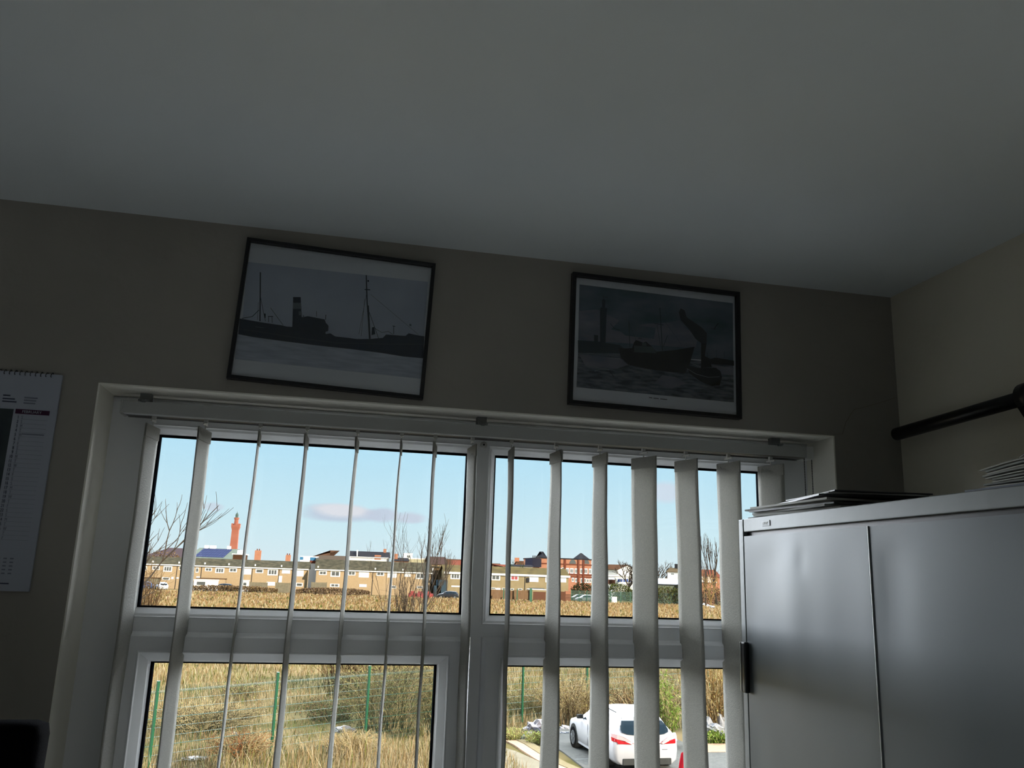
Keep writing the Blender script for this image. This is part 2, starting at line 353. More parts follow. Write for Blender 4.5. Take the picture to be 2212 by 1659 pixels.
# ---- pictures (things hung flat on the wall, printed surface built in layers)
def picture(label, corners, rot, mats, layers, fw=.0085):
    P = [aty(x, y, -.02) for x, y in corners]; c = sum(P, Vector())/4
    w = ((P[1]-P[0]).length+(P[2]-P[3]).length)/2; h_ = ((P[3]-P[0]).length+(P[2]-P[1]).length)/2
    t = thing('framed_picture', label, 'picture', (c.x, -.001, c.z))
    t.rotation_euler = (0, rot, 0)
    g = MB(); g.ring(-w/2, w/2, -h_/2, h_/2, [(0, 0), (0, -.019), (.001, -.02), (fw-.001, -.02), (fw, -.019), (fw, -.004)]); g.build('picture_frame', M['frame_black'], t)
    MB().box(-w/2+.002, w/2-.002, -.004, -.001, -h_/2+.002, h_/2-.002).build('backing_board', M['frame_black'], t)
    # pixel -> picture coordinates by homography-free bilinear inverse
    TL, TR, BR, BL = [Vector(q) for q in corners]
    def uv(x, y):
        p = Vector((x, y)); u = v = .5
        for _ in range(12):
            f0 = TL*(1-u)*(1-v)+TR*u*(1-v)+BR*u*v+BL*(1-u)*v-p
            du = (TR-TL)*(1-v)+(BR-BL)*v; dv = (BL-TL)*(1-u)+(BR-TR)*u
            D = du.x*dv.y-du.y*dv.x; u -= (f0.x*dv.y-f0.y*dv.x)/D; v -= (du.x*f0.y-du.y*f0.x)/D
        return (-w/2+w*u, h_/2-h_*v)
    pr = MB()
    L_ = (-w/2+fw*.8, w/2-fw*.8, -h_/2+fw*.8, h_/2-fw*.8)
    pr.m = 0; pr.box(L_[0], L_[1], -.006, -.004, L_[2], L_[3])
    for k, (mi, kind, data) in enumerate(layers):
        yy = -.006-.00012*(k+1); pr.m = mi
        cl = lambda q: (max(L_[0], min(L_[1], q[0])), max(L_[2], min(L_[3], q[1])))
        if kind == 'poly':
            pts = [cl(uv(*p)) for p in data]; pr.add([(a, yy, b) for a, b in pts], [tuple(range(len(pts)))])
        else:
            wd, pl_ = data
            pts = [Vector((a, yy, b)) for a, b in [cl(uv(*p)) for p in pl_]]
            for a, b in zip(pts, pts[1:]):
                d = (b-a); n_ = Vector((-d.z, 0, d.x)).normalized()*wd/2
                pr.add([a-n_, b-n_, b+n_, a+n_], [(0, 1, 2, 3)])
    pr.build('printed_sheet', mats, t)
    MB().box(L_[0], L_[1], -.0105, -.0095, L_[2], L_[3]).build('cover_glass', M['pglass'], t)
    return t
Z7 = lambda pts: [(460+x*.2411, 480+y*.2411) for x, y in pts]
Z8 = lambda pts: [(1200+x*.217, 560+y*.217) for x, y in pts]
pm = [mat('print_border', (240, 247, 255), .8), mat('print_sky_grey', (206, 218, 236), .8, rgb2=(190, 202, 222), scale=9), mat('print_sea_grey', (212, 222, 238), .8, rgb2=(184, 196, 214), scale=18, stretch=(1, 1, 7)),
      mat('print_hull', (24, 46, 72), .8), mat('print_rigging', (44, 62, 78), .8), mat('print_funnel_band', (110, 126, 138), .8), mat('print_waterline', (84, 98, 112), .8)]
L1 = [(1, 'poly', Z7([(300,350),(1930,520),(1880,1200),(240,1020)])), (2, 'poly', Z7([(205,1000),(1890,1190),(1865,1390),(185,1228)])),
 (3, 'poly', Z7([(230,868),(330,885),(450,905),(600,925),(640,935),(690,938),(700,700),(700,668),(768,668),(775,850),(830,840),(980,868),(992,900),(1015,925),(1012,972),(985,980),(990,1000),(1030,992),(1075,1020),(1180,1030),(1270,1042),(1400,1040),(1510,1030),(1540,1000),(1720,1012),(1750,988),(1800,1000),(1898,1016),(1885,1210),(1700,1195),(1500,1165),(1200,1130),(900,1100),(600,1065),(330,1030),(215,1008)])),
 (5, 'poly', Z7([(700,720),(770,720),(774,775),(698,775)])), (6, 'line', (.0008, Z7([(220,962),(400,985),(760,1040),(1100,1078),(1500,1085),(1890,1085)]))),
 (4, 'line', (.0026, Z7([(416,445),(412,640),(406,890)]))), (4, 'line', (.0028, Z7([(1360,462),(1366,700),(1390,1040)]))), (4, 'line', (.0042, Z7([(1374,740),(1390,1040)]))),
 (4, 'line', (.0007, Z7([(1364,620),(1290,1000)]))), (4, 'line', (.0007, Z7([(1345,680),(1310,1020)]))), (4, 'line', (.0012, Z7([(1385,800),(1470,1035)]))), (4, 'line', (.0006, Z7([(1400,640),(1840,1000)]))),
 (4, 'line', (.001, Z7([(412,660),(440,820),(455,890)]))), (4, 'line', (.0015, Z7([(400,790),(340,850),(250,868)]))), (4, 'line', (.0007, Z7([(395,720),(385,880)]))), (4, 'line', (.001, Z7([(500,770),(610,925)]))),
 (4, 'line', (.0018, Z7([(478,848),(522,848)]))), (4, 'line', (.0012, Z7([(484,848),(482,900)]))), (4, 'line', (.0012, Z7([(512,848),(514,905)]))), (4, 'line', (.0012, Z7([(908,795),(908,845)]))), (4, 'line', (.0016, Z7([(992,828),(988,875)]))),
 (3, 'poly', Z7([(700,860),(980,870),(990,985),(690,985)])), (5, 'poly', Z7([(748,800),(775,800),(778,835),(750,835)])), (5, 'poly', Z7([(785,835),(796,835),(796,855),(785,855)])), (4, 'line', (.001, Z7([(1430,945),(1500,985),(1560,975),(1600,1000)]))),
 (4, 'line', (.0014, Z7([(1610,925),(1610,1000)]))), (4, 'line', (.0016, Z7([(1598,925),(1624,930)]))), (3, 'poly', Z7([(1410,940),(1430,935),(1440,1000),(1405,1010)])), (3, 'poly', Z7([(445,822),(458,826),(456,865),(446,862)])),
 (4, 'line', (.0024, Z7([(1345,597),(1395,600)]))), (3, 'poly', Z7([(1370,510),(1384,512),(1384,528),(1370,526)])), (5, 'poly', Z7([(1755,908),(1772,908),(1776,926),(1758,928)])), (5, 'line', (.0012, Z7([(365,945),(440,952)])))]
picture('black framed photograph of a steam trawler in profile, hung tilted above the window', [(535,513),(942,568),(914,860),(487,818)], radians(2.0), pm, L1)
pm2 = [mat('print2_border', (240, 246, 255), .8), mat('print2_sky', (62, 96, 108), .8, rgb2=(120, 132, 152), scale=9, detail=6, stretch=(1, 1, 2.2)), mat('print2_sea', (48, 62, 80), .8, rgb2=(138, 148, 162), scale=30, detail=6, stretch=(1, 1, 5)),
       mat('print2_dark', (8, 16, 28), .8), mat('print2_tower', (36, 58, 72), .8), mat('print2_deck', (84, 98, 104), .8), mat('print2_smoke', (44, 54, 62), .8), mat('print2_gull', (190, 200, 210), .8), mat('print2_glow', (146, 148, 166), .8, rgb2=(112, 124, 146), scale=12, stretch=(1, 1, 3)), mat('print2_text', (70, 76, 84), .8)]
L2 = [(1, 'poly', Z8([(258,250),(1790,415),(1790,1010),(232,930)])), (8, 'poly', Z8([(245,520),(420,500),(640,610),(560,700),(640,720),(900,640),(1150,620),(1240,600),(1300,680),(1380,720),(1420,800),(1400,880),(240,810)])),
 (1, 'poly', Z8([(640,710),(820,655),(1000,680),(980,790),(700,760)])), (2, 'poly', Z8([(232,930),(700,955),(1400,1000),(1790,1040),(1792,1415),(212,1272)])),
 (8, 'poly', Z8([(240,950),(640,985),(720,1050),(600,1090),(300,1060)])), (8, 'poly', Z8([(1060,1150),(1200,1170),(1300,1230),(1150,1280),(980,1230)])), (8, 'poly', Z8([(1560,1050),(1790,1070),(1790,1150),(1680,1140)])),
 (4, 'poly', Z8([(232,815),(450,828),(640,855),(690,900),(640,940),(232,938)])), (4, 'poly', Z8([(388,758),(430,762),(426,830),(390,828)])), (4, 'poly', Z8([(450,545),(455,485),(473,480),(472,405),(488,390),(506,408),(500,482),(522,490),(514,545),(500,835),(447,830)])), (4, 'line', (.0012, Z8([(488,390),(490,350)]))), (4, 'line', (.001, Z8([(472,372),(530,378)]))),
 (3, 'poly', Z8([(625,885),(700,890),(760,885),(780,830),(800,805),(830,815),(870,830),(900,820),(960,870),(1000,920),(1200,900),(1390,865),(1330,1060),(1290,1130),(1180,1125),(900,1090),(720,1050),(650,985)])),
 (5, 'poly', Z8([(780,860),(960,870),(1005,935),(780,925)])), (5, 'poly', Z8([(860,830),(900,830),(905,862),(860,862)])), (4, 'line', (.0016, Z8([(732,615),(738,880)]))), (4, 'line', (.002, Z8([(1042,475),(1050,640),(1062,910)]))), (4, 'line', (.0016, Z8([(980,635),(1075,650)]))), (4, 'line', (.001, Z8([(1010,650),(1045,870)]))),
 (4, 'line', (.0014, Z8([(1115,755),(1070,870)]))), (4, 'line', (.0006, Z8([(1050,560),(1250,840)]))), (4, 'line', (.0006, Z8([(735,640),(800,810)]))), (4, 'line', (.0016, Z8([(820,787),(856,790)]))),
 (6, 'poly', Z8([(1455,830),(1400,790),(1340,700),(1250,600),(1230,520),(1250,480),(1290,500),(1310,570),(1370,610),(1460,670),(1515,730),(1510,830)])), (3, 'poly', Z8([(1455,830),(1510,830),(1490,960),(1550,990),(1560,1070),(1450,1080)])),
 (3, 'poly', Z8([(1300,1055),(1440,1080),(1600,1075),(1650,1110),(1665,1170),(1640,1250),(1560,1258),(1440,1210),(1330,1130)])), (7, 'line', (.0008, Z8([(1305,1085),(1400,1140),(1520,1170),(1640,1165)]))), (7, 'line', (.0006, Z8([(1345,1030),(1440,1065)]))),
 (3, 'poly', Z8([(1540,990),(1600,975),(1700,990),(1790,1005),(1790,1055),(1560,1040)])), (4, 'line', (.0008, Z8([(1610,900),(1612,990)]))), (4, 'line', (.0008, Z8([(1690,910),(1692,990)]))), (4, 'line', (.001, Z8([(1515,925),(1515,1000)]))),
 (7, 'line', (.0009, Z8([(385,1120),(430,1100),(480,1098),(530,1108),(560,1150)]))), (3, 'line', (.0014, Z8([(530,1110),(572,1170)]))), (6, 'line', (.0012, Z8([(545,645),(585,695),(640,710)]))), (6, 'line', (.0016, Z8([(1630,630),(1600,665),(1590,690)]))), (6, 'line', (.0009, Z8([(1550,680),(1610,692)]))),
 (7, 'line', (.0006, Z8([(520,990),(640,1000)]))), (9, 'line', (.0018, Z8([(918,1372),(950,1376)]))), (9, 'line', (.0018, Z8([(962,1378),(1015,1384)]))), (9, 'line', (.0018, Z8([(1030,1386),(1100,1392)])))]
picture('black framed painting print of a dock tower with trawler and smoking tug, nearer the corner', [(1240,590),(1600,628),(1602,904),(1227,872)], radians(.8), pm2, L2, .0095)

# ---- wall calendar
cal = thing('wall_calendar', 'white spiral-bound wall calendar hanging left of the window', 'calendar', (-.223, -.002, 4.9+DZ))
cw, chh = .30, .462
ink = mat('calendar_ink', (64, 70, 88), .8); ink2 = mat('calendar_faint_ink', (120, 126, 138), .8); pur = mat('calendar_header', (64, 18, 52), .7); sheet = mat('calendar_sheet', (172, 178, 190), .75)
photo = mat('calendar_photo', (34, 44, 54), .7, rgb2=(74, 86, 84), scale=7, detail=5)
c_ = MB(); c_.box(-cw/2, cw/2, -.006, 0, -chh, -.003); c_.build('paper_block', sheet, cal)
c_ = MB(); c_.box(-cw/2, .065, -.0068, -.006, -.355, -.085); c_.build('photo_panel', photo, cal)
c_ = MB(); c_.box(.069, .136, -.0068, -.006, -.094, -.084); hd = c_.build('month_header', pur, cal)
text('FEBRUARY', .0082, 'month_name', sheet, hd, (.082, -.0072, -.0917), (radians(90), 0, 0))
nm = MB()
for i in range(13):
    x = .14-i*.0101*1.0
for i in range(28):
    z = -.1-i*.0094; nm.m = 1; nm.box(.082, .134, -.0064, -.006, z-.0055, z-.0051)
gl = nm.build('ruled_lines', [ink, ink2], cal)
days = text('\n'.join(str(i+1) for i in range(28)), .0068, 'day_numbers', ink, cal, (.078, -.0066, -.1045), (radians(90), 0, 0), 'RIGHT')
days.data.transform(Matrix.Scale(.0094/.0068, 4, (0, 1, 0)))
wk = 'SMTWTFS'
text('\n'.join(wk[(i+6) % 7] for i in range(28)), .0062, 'weekday_letters', ink2, cal, (.0825, -.0066, -.1045), (radians(90), 0, 0)).data.transform(Matrix.Scale(.0094/.0062, 4, (0, 1, 0)))
ad = MB()
for k, (x0, x1, z, mi) in enumerate(((-.1,.008,-.044,0),(-.03,-.008,-.054,0),(-.03,-.01,-.06,0),(-.03,-.012,-.066,0),(.0,.028,-.055,1),(.0,.026,-.061,1),(.0,.024,-.067,1),(.04,.054,-.056,0),(.04,.064,-.063,0),(.04,.068,-.069,0),(.082,.108,-.058,1),(.082,.106,-.064,1),(.082,.105,-.070,1),
        (.088,.132,-.137,1),(.05,.083,-.382,0),(.055,.075,-.388,1),(.085,.11,-.447,0))):
    ad.m = mi; ad.box(x0, x1, -.0066, -.006, z-.0013, z+.0013)
for r in range(5):
    for c in range(7): ad.m = 1; ad.box(.03+c*.0125, .0365+c*.0125, -.0066, -.006, -.398-r*.0075, -.3955-r*.0075)
ad.build('printed_details', [ink, ink2], cal)
sp = MB(); sp.smooth = True
for i in range(27):
    x = -.14+i*.0103; sp.tube([(x+.0015*cos(a), -.003+.0045*sin(a), -.004+.005*cos(a)) for a in [j*pi/5 for j in range(11)]], .0007, 5)
    sp.ball((x, -.0065, -.009), .0011, 6, 4)
sp.build('spiral_binding', M['black'], cal)

M['chrome2'] = mat('worn_bright_edge', (190, 192, 190), .45, metal=.6)
# ---- steel cupboard
XC = 1.51; y0c, y1c, cz = -1.03, -.022, 4.655+DZ
cb = thing('steel_cupboard', 'tall grey two-door steel office cupboard in front of the right end of the window', 'cupboard', ((XC+XR-.01)/2, (y0c+y1c)/2, FL))
def K(mb, n, m_, p, **k):
    return mb.build(n, m_, p, loc=(-cb.location.x, -cb.location.y, -FL) if p is cb else (0, 0, 0), **k)
b = MB(); xb = XR-.012
b.box(XC+.03, xb, y0c, y0c+.002, FL+.02, cz); b.box(XC+.03, xb, y1c-.002, y1c, FL+.02, cz); b.box(xb-.002, xb, y0c+.002, y1c-.002, FL+.02, cz)
b.box(XC+.03, xb-.002, y0c+.002, y1c-.002, FL+.02, FL+.04); b.box(XC+.03, xb-.002, y0c+.002, y1c-.002, cz-.002, cz)
K(b, 'carcass', M['steel'], cb)
b = MB(); b.box(XC-.002, XC+.03, y0c, y1c-.03, cz-.031, cz-.0)
K(b, 'top_fascia', M['steel2'], cb, bevel=.0015)
for ya, yb_ in ((y1c-.021, y1c), (y0c, y0c+.021)):
    b = MB(); b.box(XC, XC+.03, ya, yb_, FL+.02, cz-(.0 if ya > -.5 else .031)); K(b, 'side_post', M['steel2'], cb, bevel=.0015)
b = MB(); b.box(XC+.012, XC+.03, y0c+.021, y1c-.021, FL+.05, cz-.031); K(b, 'door_recess', M['black'], cb)
ym = -.535
b = MB(); b.box(XC, XC+.03, y0c+.021, y1c-.021, FL+.02, FL+.05); K(b, 'bottom_rail', M['steel2'], cb)
def door_panel(ya, yb_, z0, z1, dents):
    mb = MB(); mb.smooth = True; ny, nz_ = 40, 90; vs = []; fs = []
    for i in range(nz_+1):
        for j in range(ny+1):
            y = ya+(yb_-ya)*j/ny; z = z0+(z1-z0)*i/nz_; d = 0
            for (cy, cz_, ry, rz_, a) in dents: d += 1.9*a*math.exp(-((y-cy)/ry)**2-((z-DZ-cz_)/rz_)**2)
            e = min(j, ny-j, i, nz_-i); d = d*min(1, e/3)
            vs.append((XC+.0005+d, y, z))
    w = ny+1
    for i in range(nz_):
        for j in range(ny): a = i*w+j; fs.append((a, a+1, a+w+1, a+w))
    mb.add(vs, fs); mb.smooth = False
    n0 = len(mb.v); 
    c4 = [0, ny, nz_*w+ny, nz_*w]; P4 = [mb.v[i] for i in c4]
    mb.add([(XC+.0005, p[1], p[2]) for p in P4]+[(XC+.011, p[1], p[2]) for p in P4], [(0, 1, 5, 4), (1, 2, 6, 5), (2, 3, 7, 6), (3, 0, 4, 7), (4, 5, 6, 7)])
    return mb
d1 = [(-.15, 4.54, .06, .10, .0010), (-.26, 4.45, .05, .16, -.0012), (-.30, 4.56, .02, .03, .0008), (-.20, 4.1, .16, .12, .0010), (-.45, 4.4, .06, .2, .0008), (-.1, 4.3, .05, .1, -.0008)]
d2 = [(-.6, 4.5, .05, .12, .0012), (-.72, 4.25, .08, .15, -.0006), (-.85, 4.4, .1, .2, .0006)]
dl = K(door_panel(ym+.002, y1c-.025, FL+.055, cz-.041, d1), 'door', M['steel'], cb)
dr = K(door_panel(y0c+.025, ym-.003, FL+.055, cz-.041, d2), 'door', M['steel'], cb)
b = MB(); b.box(XC-.002, XC+.003, ym-.0042, ym-.0026, FL+.055, cz-.041); K(b, 'meeting_strip', M['chrome2'], dr)
q0 = atx(1618, 1388, XC-.01); q1 = atx(1630, 1503, XC-.01)
b = MB(); b.box(XC-.014, XC-.001, y1c-.038, y1c-.019, q1.z, q0.z); K(b, 'handle', M['black'], dl, bevel=.004)
b = MB(); b.box(XC-.0155, XC-.003, y1c-.0205, y1c-.0175, q1.z+.002, q0.z-.001); K(b, 'handle_edge', M['chrome'], dl, bevel=.001)
a1 = atx(1643, 1126, XC-.003); a2 = atx(1667, 1140, XC-.003); pyc = (a1.y+a2.y)/2; pzc = cz-.0155
b = MB(); b.box(XC-.0035, XC-.002, pyc-.017, pyc+.017, pzc-.0065, pzc+.0065); bp_ = K(b, 'name_plate', M['steel2'], cb, bevel=.0006)
text('BISLEY', .0085, 'raised_lettering', M['plastic'], bp_, (XC-.0038, pyc+.0155, pzc-.003), (radians(90), 0, radians(-90)), ext=.0004)

# ---- papers on the cupboard
random.seed(11)
def sheets(name, label, cat, x, y, z, w, d, n, th, jitter, mats, rz):
    t = thing(name, label, cat, (x, y, z), rz)
    zz = 0
    for i in range(n):
        mb = MB(); a = random.uniform(-jitter, jitter); dx, dy = random.uniform(-.012, .012), random.uniform(-.014, .014); tt = th*random.uniform(.7, 1.3)
        cs, sn = cos(a), sin(a)
        nn = 8; vs = []
        for k in range(nn+1):
            v = -d/2+d*k/nn; lift = .0022*max(0, abs(k-nn/2)/nn*2-.55)*random.uniform(.2, 1)
            for u in (-w/2, w/2):
                for top in (0, tt): vs.append((dx+u*cs-v*sn, dy+u*sn+v*cs, zz+top+lift))
        fs = []
        for k in range(nn): a0 = k*4; fs += [(a0, a0+4, a0+6, a0+2), (a0+1, a0+3, a0+7, a0+5), (a0, a0+1, a0+5, a0+4), (a0+2, a0+6, a0+7, a0+3)]
        fs += [(0, 2, 3, 1), (nn*4, nn*4+1, nn*4+3, nn*4+2)]
        mb.add(vs, fs); zz += tt+.0004
        mb.build('magazine', mats[i % len(mats)], t)
    return zz
PY = lambda px: atx(px, 1100, XC+.08).y
z1 = sheets('paper_pile', 'untidy grey pile of papers on the far end of the cupboard top', 'papers', XC+.125, -.21, cz+.0005, .21, .31, 6, .0038, .07, [M['paper3'], M['paper'], M['paper3'], M['paper2']], radians(4))
sheets('magazine_pile', 'dark magazines spilling over the grey paper pile on the cupboard', 'magazines', XC+.13, -.29, cz+z1+.003, .21, .25, 3, .0030, .08, [M['paper2'], M['paper3'], M['paper2']], radians(-8))
# ---- lever-arch binder lying open
bd = thing('ring_binder', 'open grey ring binder full of papers at the near end of the cupboard top', 'binder', (XC+.09, -.80, cz+.0005), 0)
b = MB(); b.slab([(-.085, .012), (.21, .012), (.21, -.28), (-.085, -.28)], 0, .003); b.build('back_cover', M['binder'], bd)
b = MB(); b.add([(.012, .07, .003), (.012, -.25, .003), (.03, -.29, .062), (.03, .034, .062), (.0155, .07, .003), (.0155, -.25, .003), (.0335, -.29, .062), (.0335, .034, .062)], [(0,1,2,3),(7,6,5,4),(0,4,5,1),(1,5,6,2),(2,6,7,3),(3,7,4,0)]); b.build('front_cover', M['binder'], bd)
for i in range(9):
    b = MB(); b.smooth = True; dy = random.uniform(-.014, .014); z_ = .0035+i*.0034; vs = []; n_ = 10
    for k in range(n_+1):
        u = k/n_; yy = -.03+dy-.24*u; zz = z_+.010*math.sin(min(1, u*2.2)*pi/2)*(i/9)
        for xx in (-.08+random.uniform(-.001, .001), .004):
            for t2 in (0, .0018+.001*(i % 2)): vs.append((xx, yy, zz+t2))
    fs = []
    for k in range(n_): a0 = k*4; fs += [(a0, a0+4, a0+6, a0+2), (a0+1, a0+3, a0+7, a0+5), (a0, a0+1, a0+5, a0+4), (a0+2, a0+6, a0+7, a0+3)]
    fs += [(0, 2, 3, 1), (n_*4, n_*4+1, n_*4+3, n_*4+2)]
    b.smooth = False; b.add(vs, fs); b.build('paper_sheaf', [M['paper'], M['paper3']][i % 2], bd)
for yc in (-.062, -.15):
    b = MB(); b.smooth = True; b.tube([(-.03, yc+.03*cos(a), .022+.034*sin(a)) for a in [pi*j/14 for j in range(15)]], .0015, 8); b.build('metal_ring', M['chrome'], bd)

# ---- black rail on the right wall
rl = thing('wall_rail', 'black tubular rail fixed along the right wall above the cupboard', 'rail', (1.958, -.035, 4.897+DZ))
b = MB(); b.smooth = True; b.tube([(0, .0, 0), (0, -.004, 0), (0, -.62, .018)], [.013, .0165, .0165], 20); b.build('tube', M['black'], rl)
b = MB(); b.smooth = True; b.tube([(0, -.43, .013), (0, -.475, .014)], [.03, .032], 24); b.tube([(0, -.475, .014), (0, -.49, .0145)], [.032, .02], 24); b.build('collar', M['black'], rl)
b = MB(); b.bar((0, -.44, -.0), (0, -.56, -.2), .03, .04, up=(1, 0, 0)); b.build('brace', M['black'], rl)
for yy in (-.58,):
    b = MB(); b.smooth = True; b.tube([(0, yy, .004), (.041, yy, .004)], .009, 12); b.tube([(.036, yy, .004), (.041, yy, .004)], .022, 18); b.build('wall_bracket', M['black'], rl)

# ---- office chair (only its top shows)
ch = thing('office_chair', 'black high-backed office chair beside the left edge of the window', 'chair', (-.185, -.62, FL))
def soft(mb_args, name, m_, p, bev, loc=(0, 0, 0), rot=(0, 0, 0)):
    o = MB().box(*mb_args).build(name, m_, p, loc=loc, bevel=bev); o.rotation_euler = rot
    for f_ in o.data.polygons: f_.use_smooth = True
    return o
soft((-.28, .28, -.045, .045, 0, .865), 'backrest', M['chairfab'], ch, .022, (-.012, .24, .525), (radians(-4), 0, 0))
soft((-.26, .26, -.26, .22, -.05, .05), 'seat', M['chairfab'], ch, .035, (0, 0, .47))
MB().cyl((0, 0, .27), (0, 0, 1), .028, .3).build('gas_column', M['dark_plastic'], ch)
MB().box(-.04, .04, .12, .3, .4, .44).build('back_bracket', M['dark_plastic'], ch)
for s_ in (-1, 1):
    MB().bar((s_*.29, -.02, .42), (s_*.29, -.02, .66), .03, .05, up=(0, 1, 0)).bar((s_*.29, -.16, .67), (s_*.29, .12, .67), .06, .03).build('armrest', M['dark_plastic'], ch, bevel=.004)
for k in range(5):
    a = 2*pi*k/5+.3; l = MB().bar((0, 0, .13), (.28*cos(a), .28*sin(a), .085), .04, .03).build('base_leg', M['dark_plastic'], ch)
    MB().cyl((.28*cos(a), .28*sin(a), .035), (-sin(a), cos(a), 0), .035, .045, 16).build('castor', M['dark_plastic'], l)

# ---- fill downlights added out of view behind the camera to brighten the room
for k, (x, y) in enumerate(((-1.2, -2.3), (.0, -2.5), (1.1, -2.3))):
    dn = thing('fill_downlight', ('left', 'middle', 'right')[k]+' added fill downlight in the ceiling, out of view behind the viewer', 'fill light', (x, y, CE), 0, 'added fill downlights')
    MB().lathe((0, 0, -.012), [(.055, 0), (.075, .002), (.075, .012), (.05, .012)], 28).build('bezel', M['plastic'], dn)
    ld = bpy.data.lights.new('fill_lamp', 'SPOT'); ld.energy = 30; ld.spot_size = radians(100); ld.spot_blend = .6; ld.shadow_soft_size = .04; ld.color = (.88, .91, 1)
    lo2 = bpy.data.objects.new('fill_lamp', ld); COL.objects.link(lo2); lo2.parent = dn; lo2.location = (0, 0, -.06)
OUTK = .36
SPO = 0.
# ================================================================ OUTSIDE
XB = 10.9
eb = MB()
eb.box(-14, 0, .15, .215, 0, 8); eb.box(OW, XB, .15, .215, 0, 8); eb.box(0, OW, .15, .215, 0, SZ); eb.box(0, OW, .15, .215, TZ, 8)
M['ext_brick'] = brick('exterior_brick', (150, 96, 70), (132, 82, 60), (170, 160, 148))
struct('wall_exterior', eb, M['ext_brick'])
struct('roof', MB().box(-14, XB, -8, .15, 7.7, 8), mat('roof_felt', (90, 92, 94), .9))
chs = MB().box(7.3, 8.5, -.2, .2, 8, 8.85)  # unseen chimney stack, put in for the bump in the roof's shadow
struct('unseen_chimney', chs, M['ext_brick'])

M['field'] = mat('dry_field', (188, 164, 118), .95, rgb2=(130, 122, 76), scale=.35, detail=8, bump=.5, bscale=3, lo=.4, hi=.62)
struct('field_ground', MB().box(-900, 1100, .22, 2500, -.5, 0), M['field'])
M['asphalt'] = mat('asphalt', (158, 158, 150), .9, rgb2=(142, 142, 136), scale=12, bump=.3, bscale=60)
M['paving'] = mat('concrete_paving', (190, 180, 154), .9, rgb2=(178, 168, 142), scale=3, bump=.2, bscale=30)
M['blockp'] = brick('block_paving', (184, 152, 122), (168, 138, 112), (128, 112, 94), .2, .1, 'XY')
M['kerb'] = mat('pale_kerb', (196, 180, 140), .9, rgb2=(184, 168, 128), scale=6)
K9 = 1.0556
def kp(x, y): return (CAM.x+(x-CAM.x)*K9, CAM.y+(y-CAM.y)*K9)
def KP(l): return [kp(*p) for p in l]
G = lambda px, py, z=0.: (atz(px, py, z).x, atz(px, py, z).y)
struct('yard_paving', MB().slab(KP([(5.0, 12), (6.9, 12), (6.9, 18.2), (6.15, 19.6), (5.75, 21.2), (5.2, 22.3), (4.9, 22.3)]), 0, .03), M['paving'])
# curved brick border, kerb and car park
def offs(pts, d):
    o = []
    for i, p in enumerate(pts):
        a = Vector(pts[max(0, i-1)]); b = Vector(pts[min(len(pts)-1, i+1)]); t = (b-a).normalized(); o.append((p[0]+t.y*d, p[1]-t.x*d))
    return o
edge = [G(1092, 1603), G(1110, 1612), G(1130, 1626), G(1155, 1642), G(1180, 1656)]+KP([(6.45, 18.2), (6.6, 16.5), (6.65, 12)])
edge = edge[::-1]
e2 = offs(edge, .33)
struct('brick_border', MB().slab(edge+e2[::-1], 0, .045), M['blockp'])
e3 = offs(edge, .62)
struct('kerb_strip', MB().slab(e2+e3[::-1], 0, .06), M['kerb'])
struct('car_park', MB().slab(KP([(7.0, 12), (16, 12), (16, 20.75), (10.9, 20.75), (10.9, 23.9), (7.3, 24.4), (6.9, 22.5), (7.0, 21.0)]), 0, .035), M['asphalt'])
struct('brick_path', MB().slab(KP([(10.9, 20.75), (16, 20.75), (16, 21.9), (10.95, 21.9)]), 0, .045), M['blockp'])
struct('paint_line', MB().slab(KP([(7.05, 20.0), (9.5, 20.35), (9.5, 20.45), (7.05, 20.1)]), .035, .038), mat('faded_white_paint', (170, 172, 166), .8))

# ---- vegetation
GR = [mat('straw_blade', (226, 200, 150), .9), mat('pale_straw_blade', (250, 233, 190), .9), mat('ochre_blade', (204, 168, 118), .9), mat('green_blade', (166, 172, 84), .9), mat('olive_blade', (112, 116, 66), .9)]
TW = [mat('straw_twig', (238, 214, 160), .9), mat('brown_twig', (130, 104, 76), .9), mat('olive_leaf', (158, 166, 104), .85), mat('yellow_leaf', (236, 222, 140), .85), mat('russet_leaf', (214, 144, 96), .85)]
M['bark'] = mat('grey_bark', (112, 100, 88), .95); M['goldbark'] = mat('golden_bark', (196, 160, 104), .95); M['leaf'] = mat('ivy_leaf', (170, 206, 92), .7); M['leaf2'] = mat('pale_leaf', (230, 236, 140), .7)
rnd = random.Random(5)
def blade(mb, x, y, h, w, a, lean, mi, z=0):
    cx, cy = cos(a)*w/2, sin(a)*w/2; lx, ly = -sin(a)*lean*h, cos(a)*lean*h; mb.m = mi
    mb.add([(x-cx, y-cy, z), (x+cx, y+cy, z), (x+lx*.4+cx*.7, y+ly*.4+cy*.7, z+h*.6), (x+lx*.4-cx*.7, y+ly*.4-cy*.7, z+h*.6), (x+lx, y+ly, z+h)], [(0, 1, 2, 3), (3, 2, 4)])
def xr(y, p0, p1): return aty(p0, 1450, y).x, aty(p1, 1450, y).x
def green(x, y): return .5+.5*sin(x*.55+1.3*sin(y*.31))*cos(y*.42+.7*sin(x*.4))
g = MB()
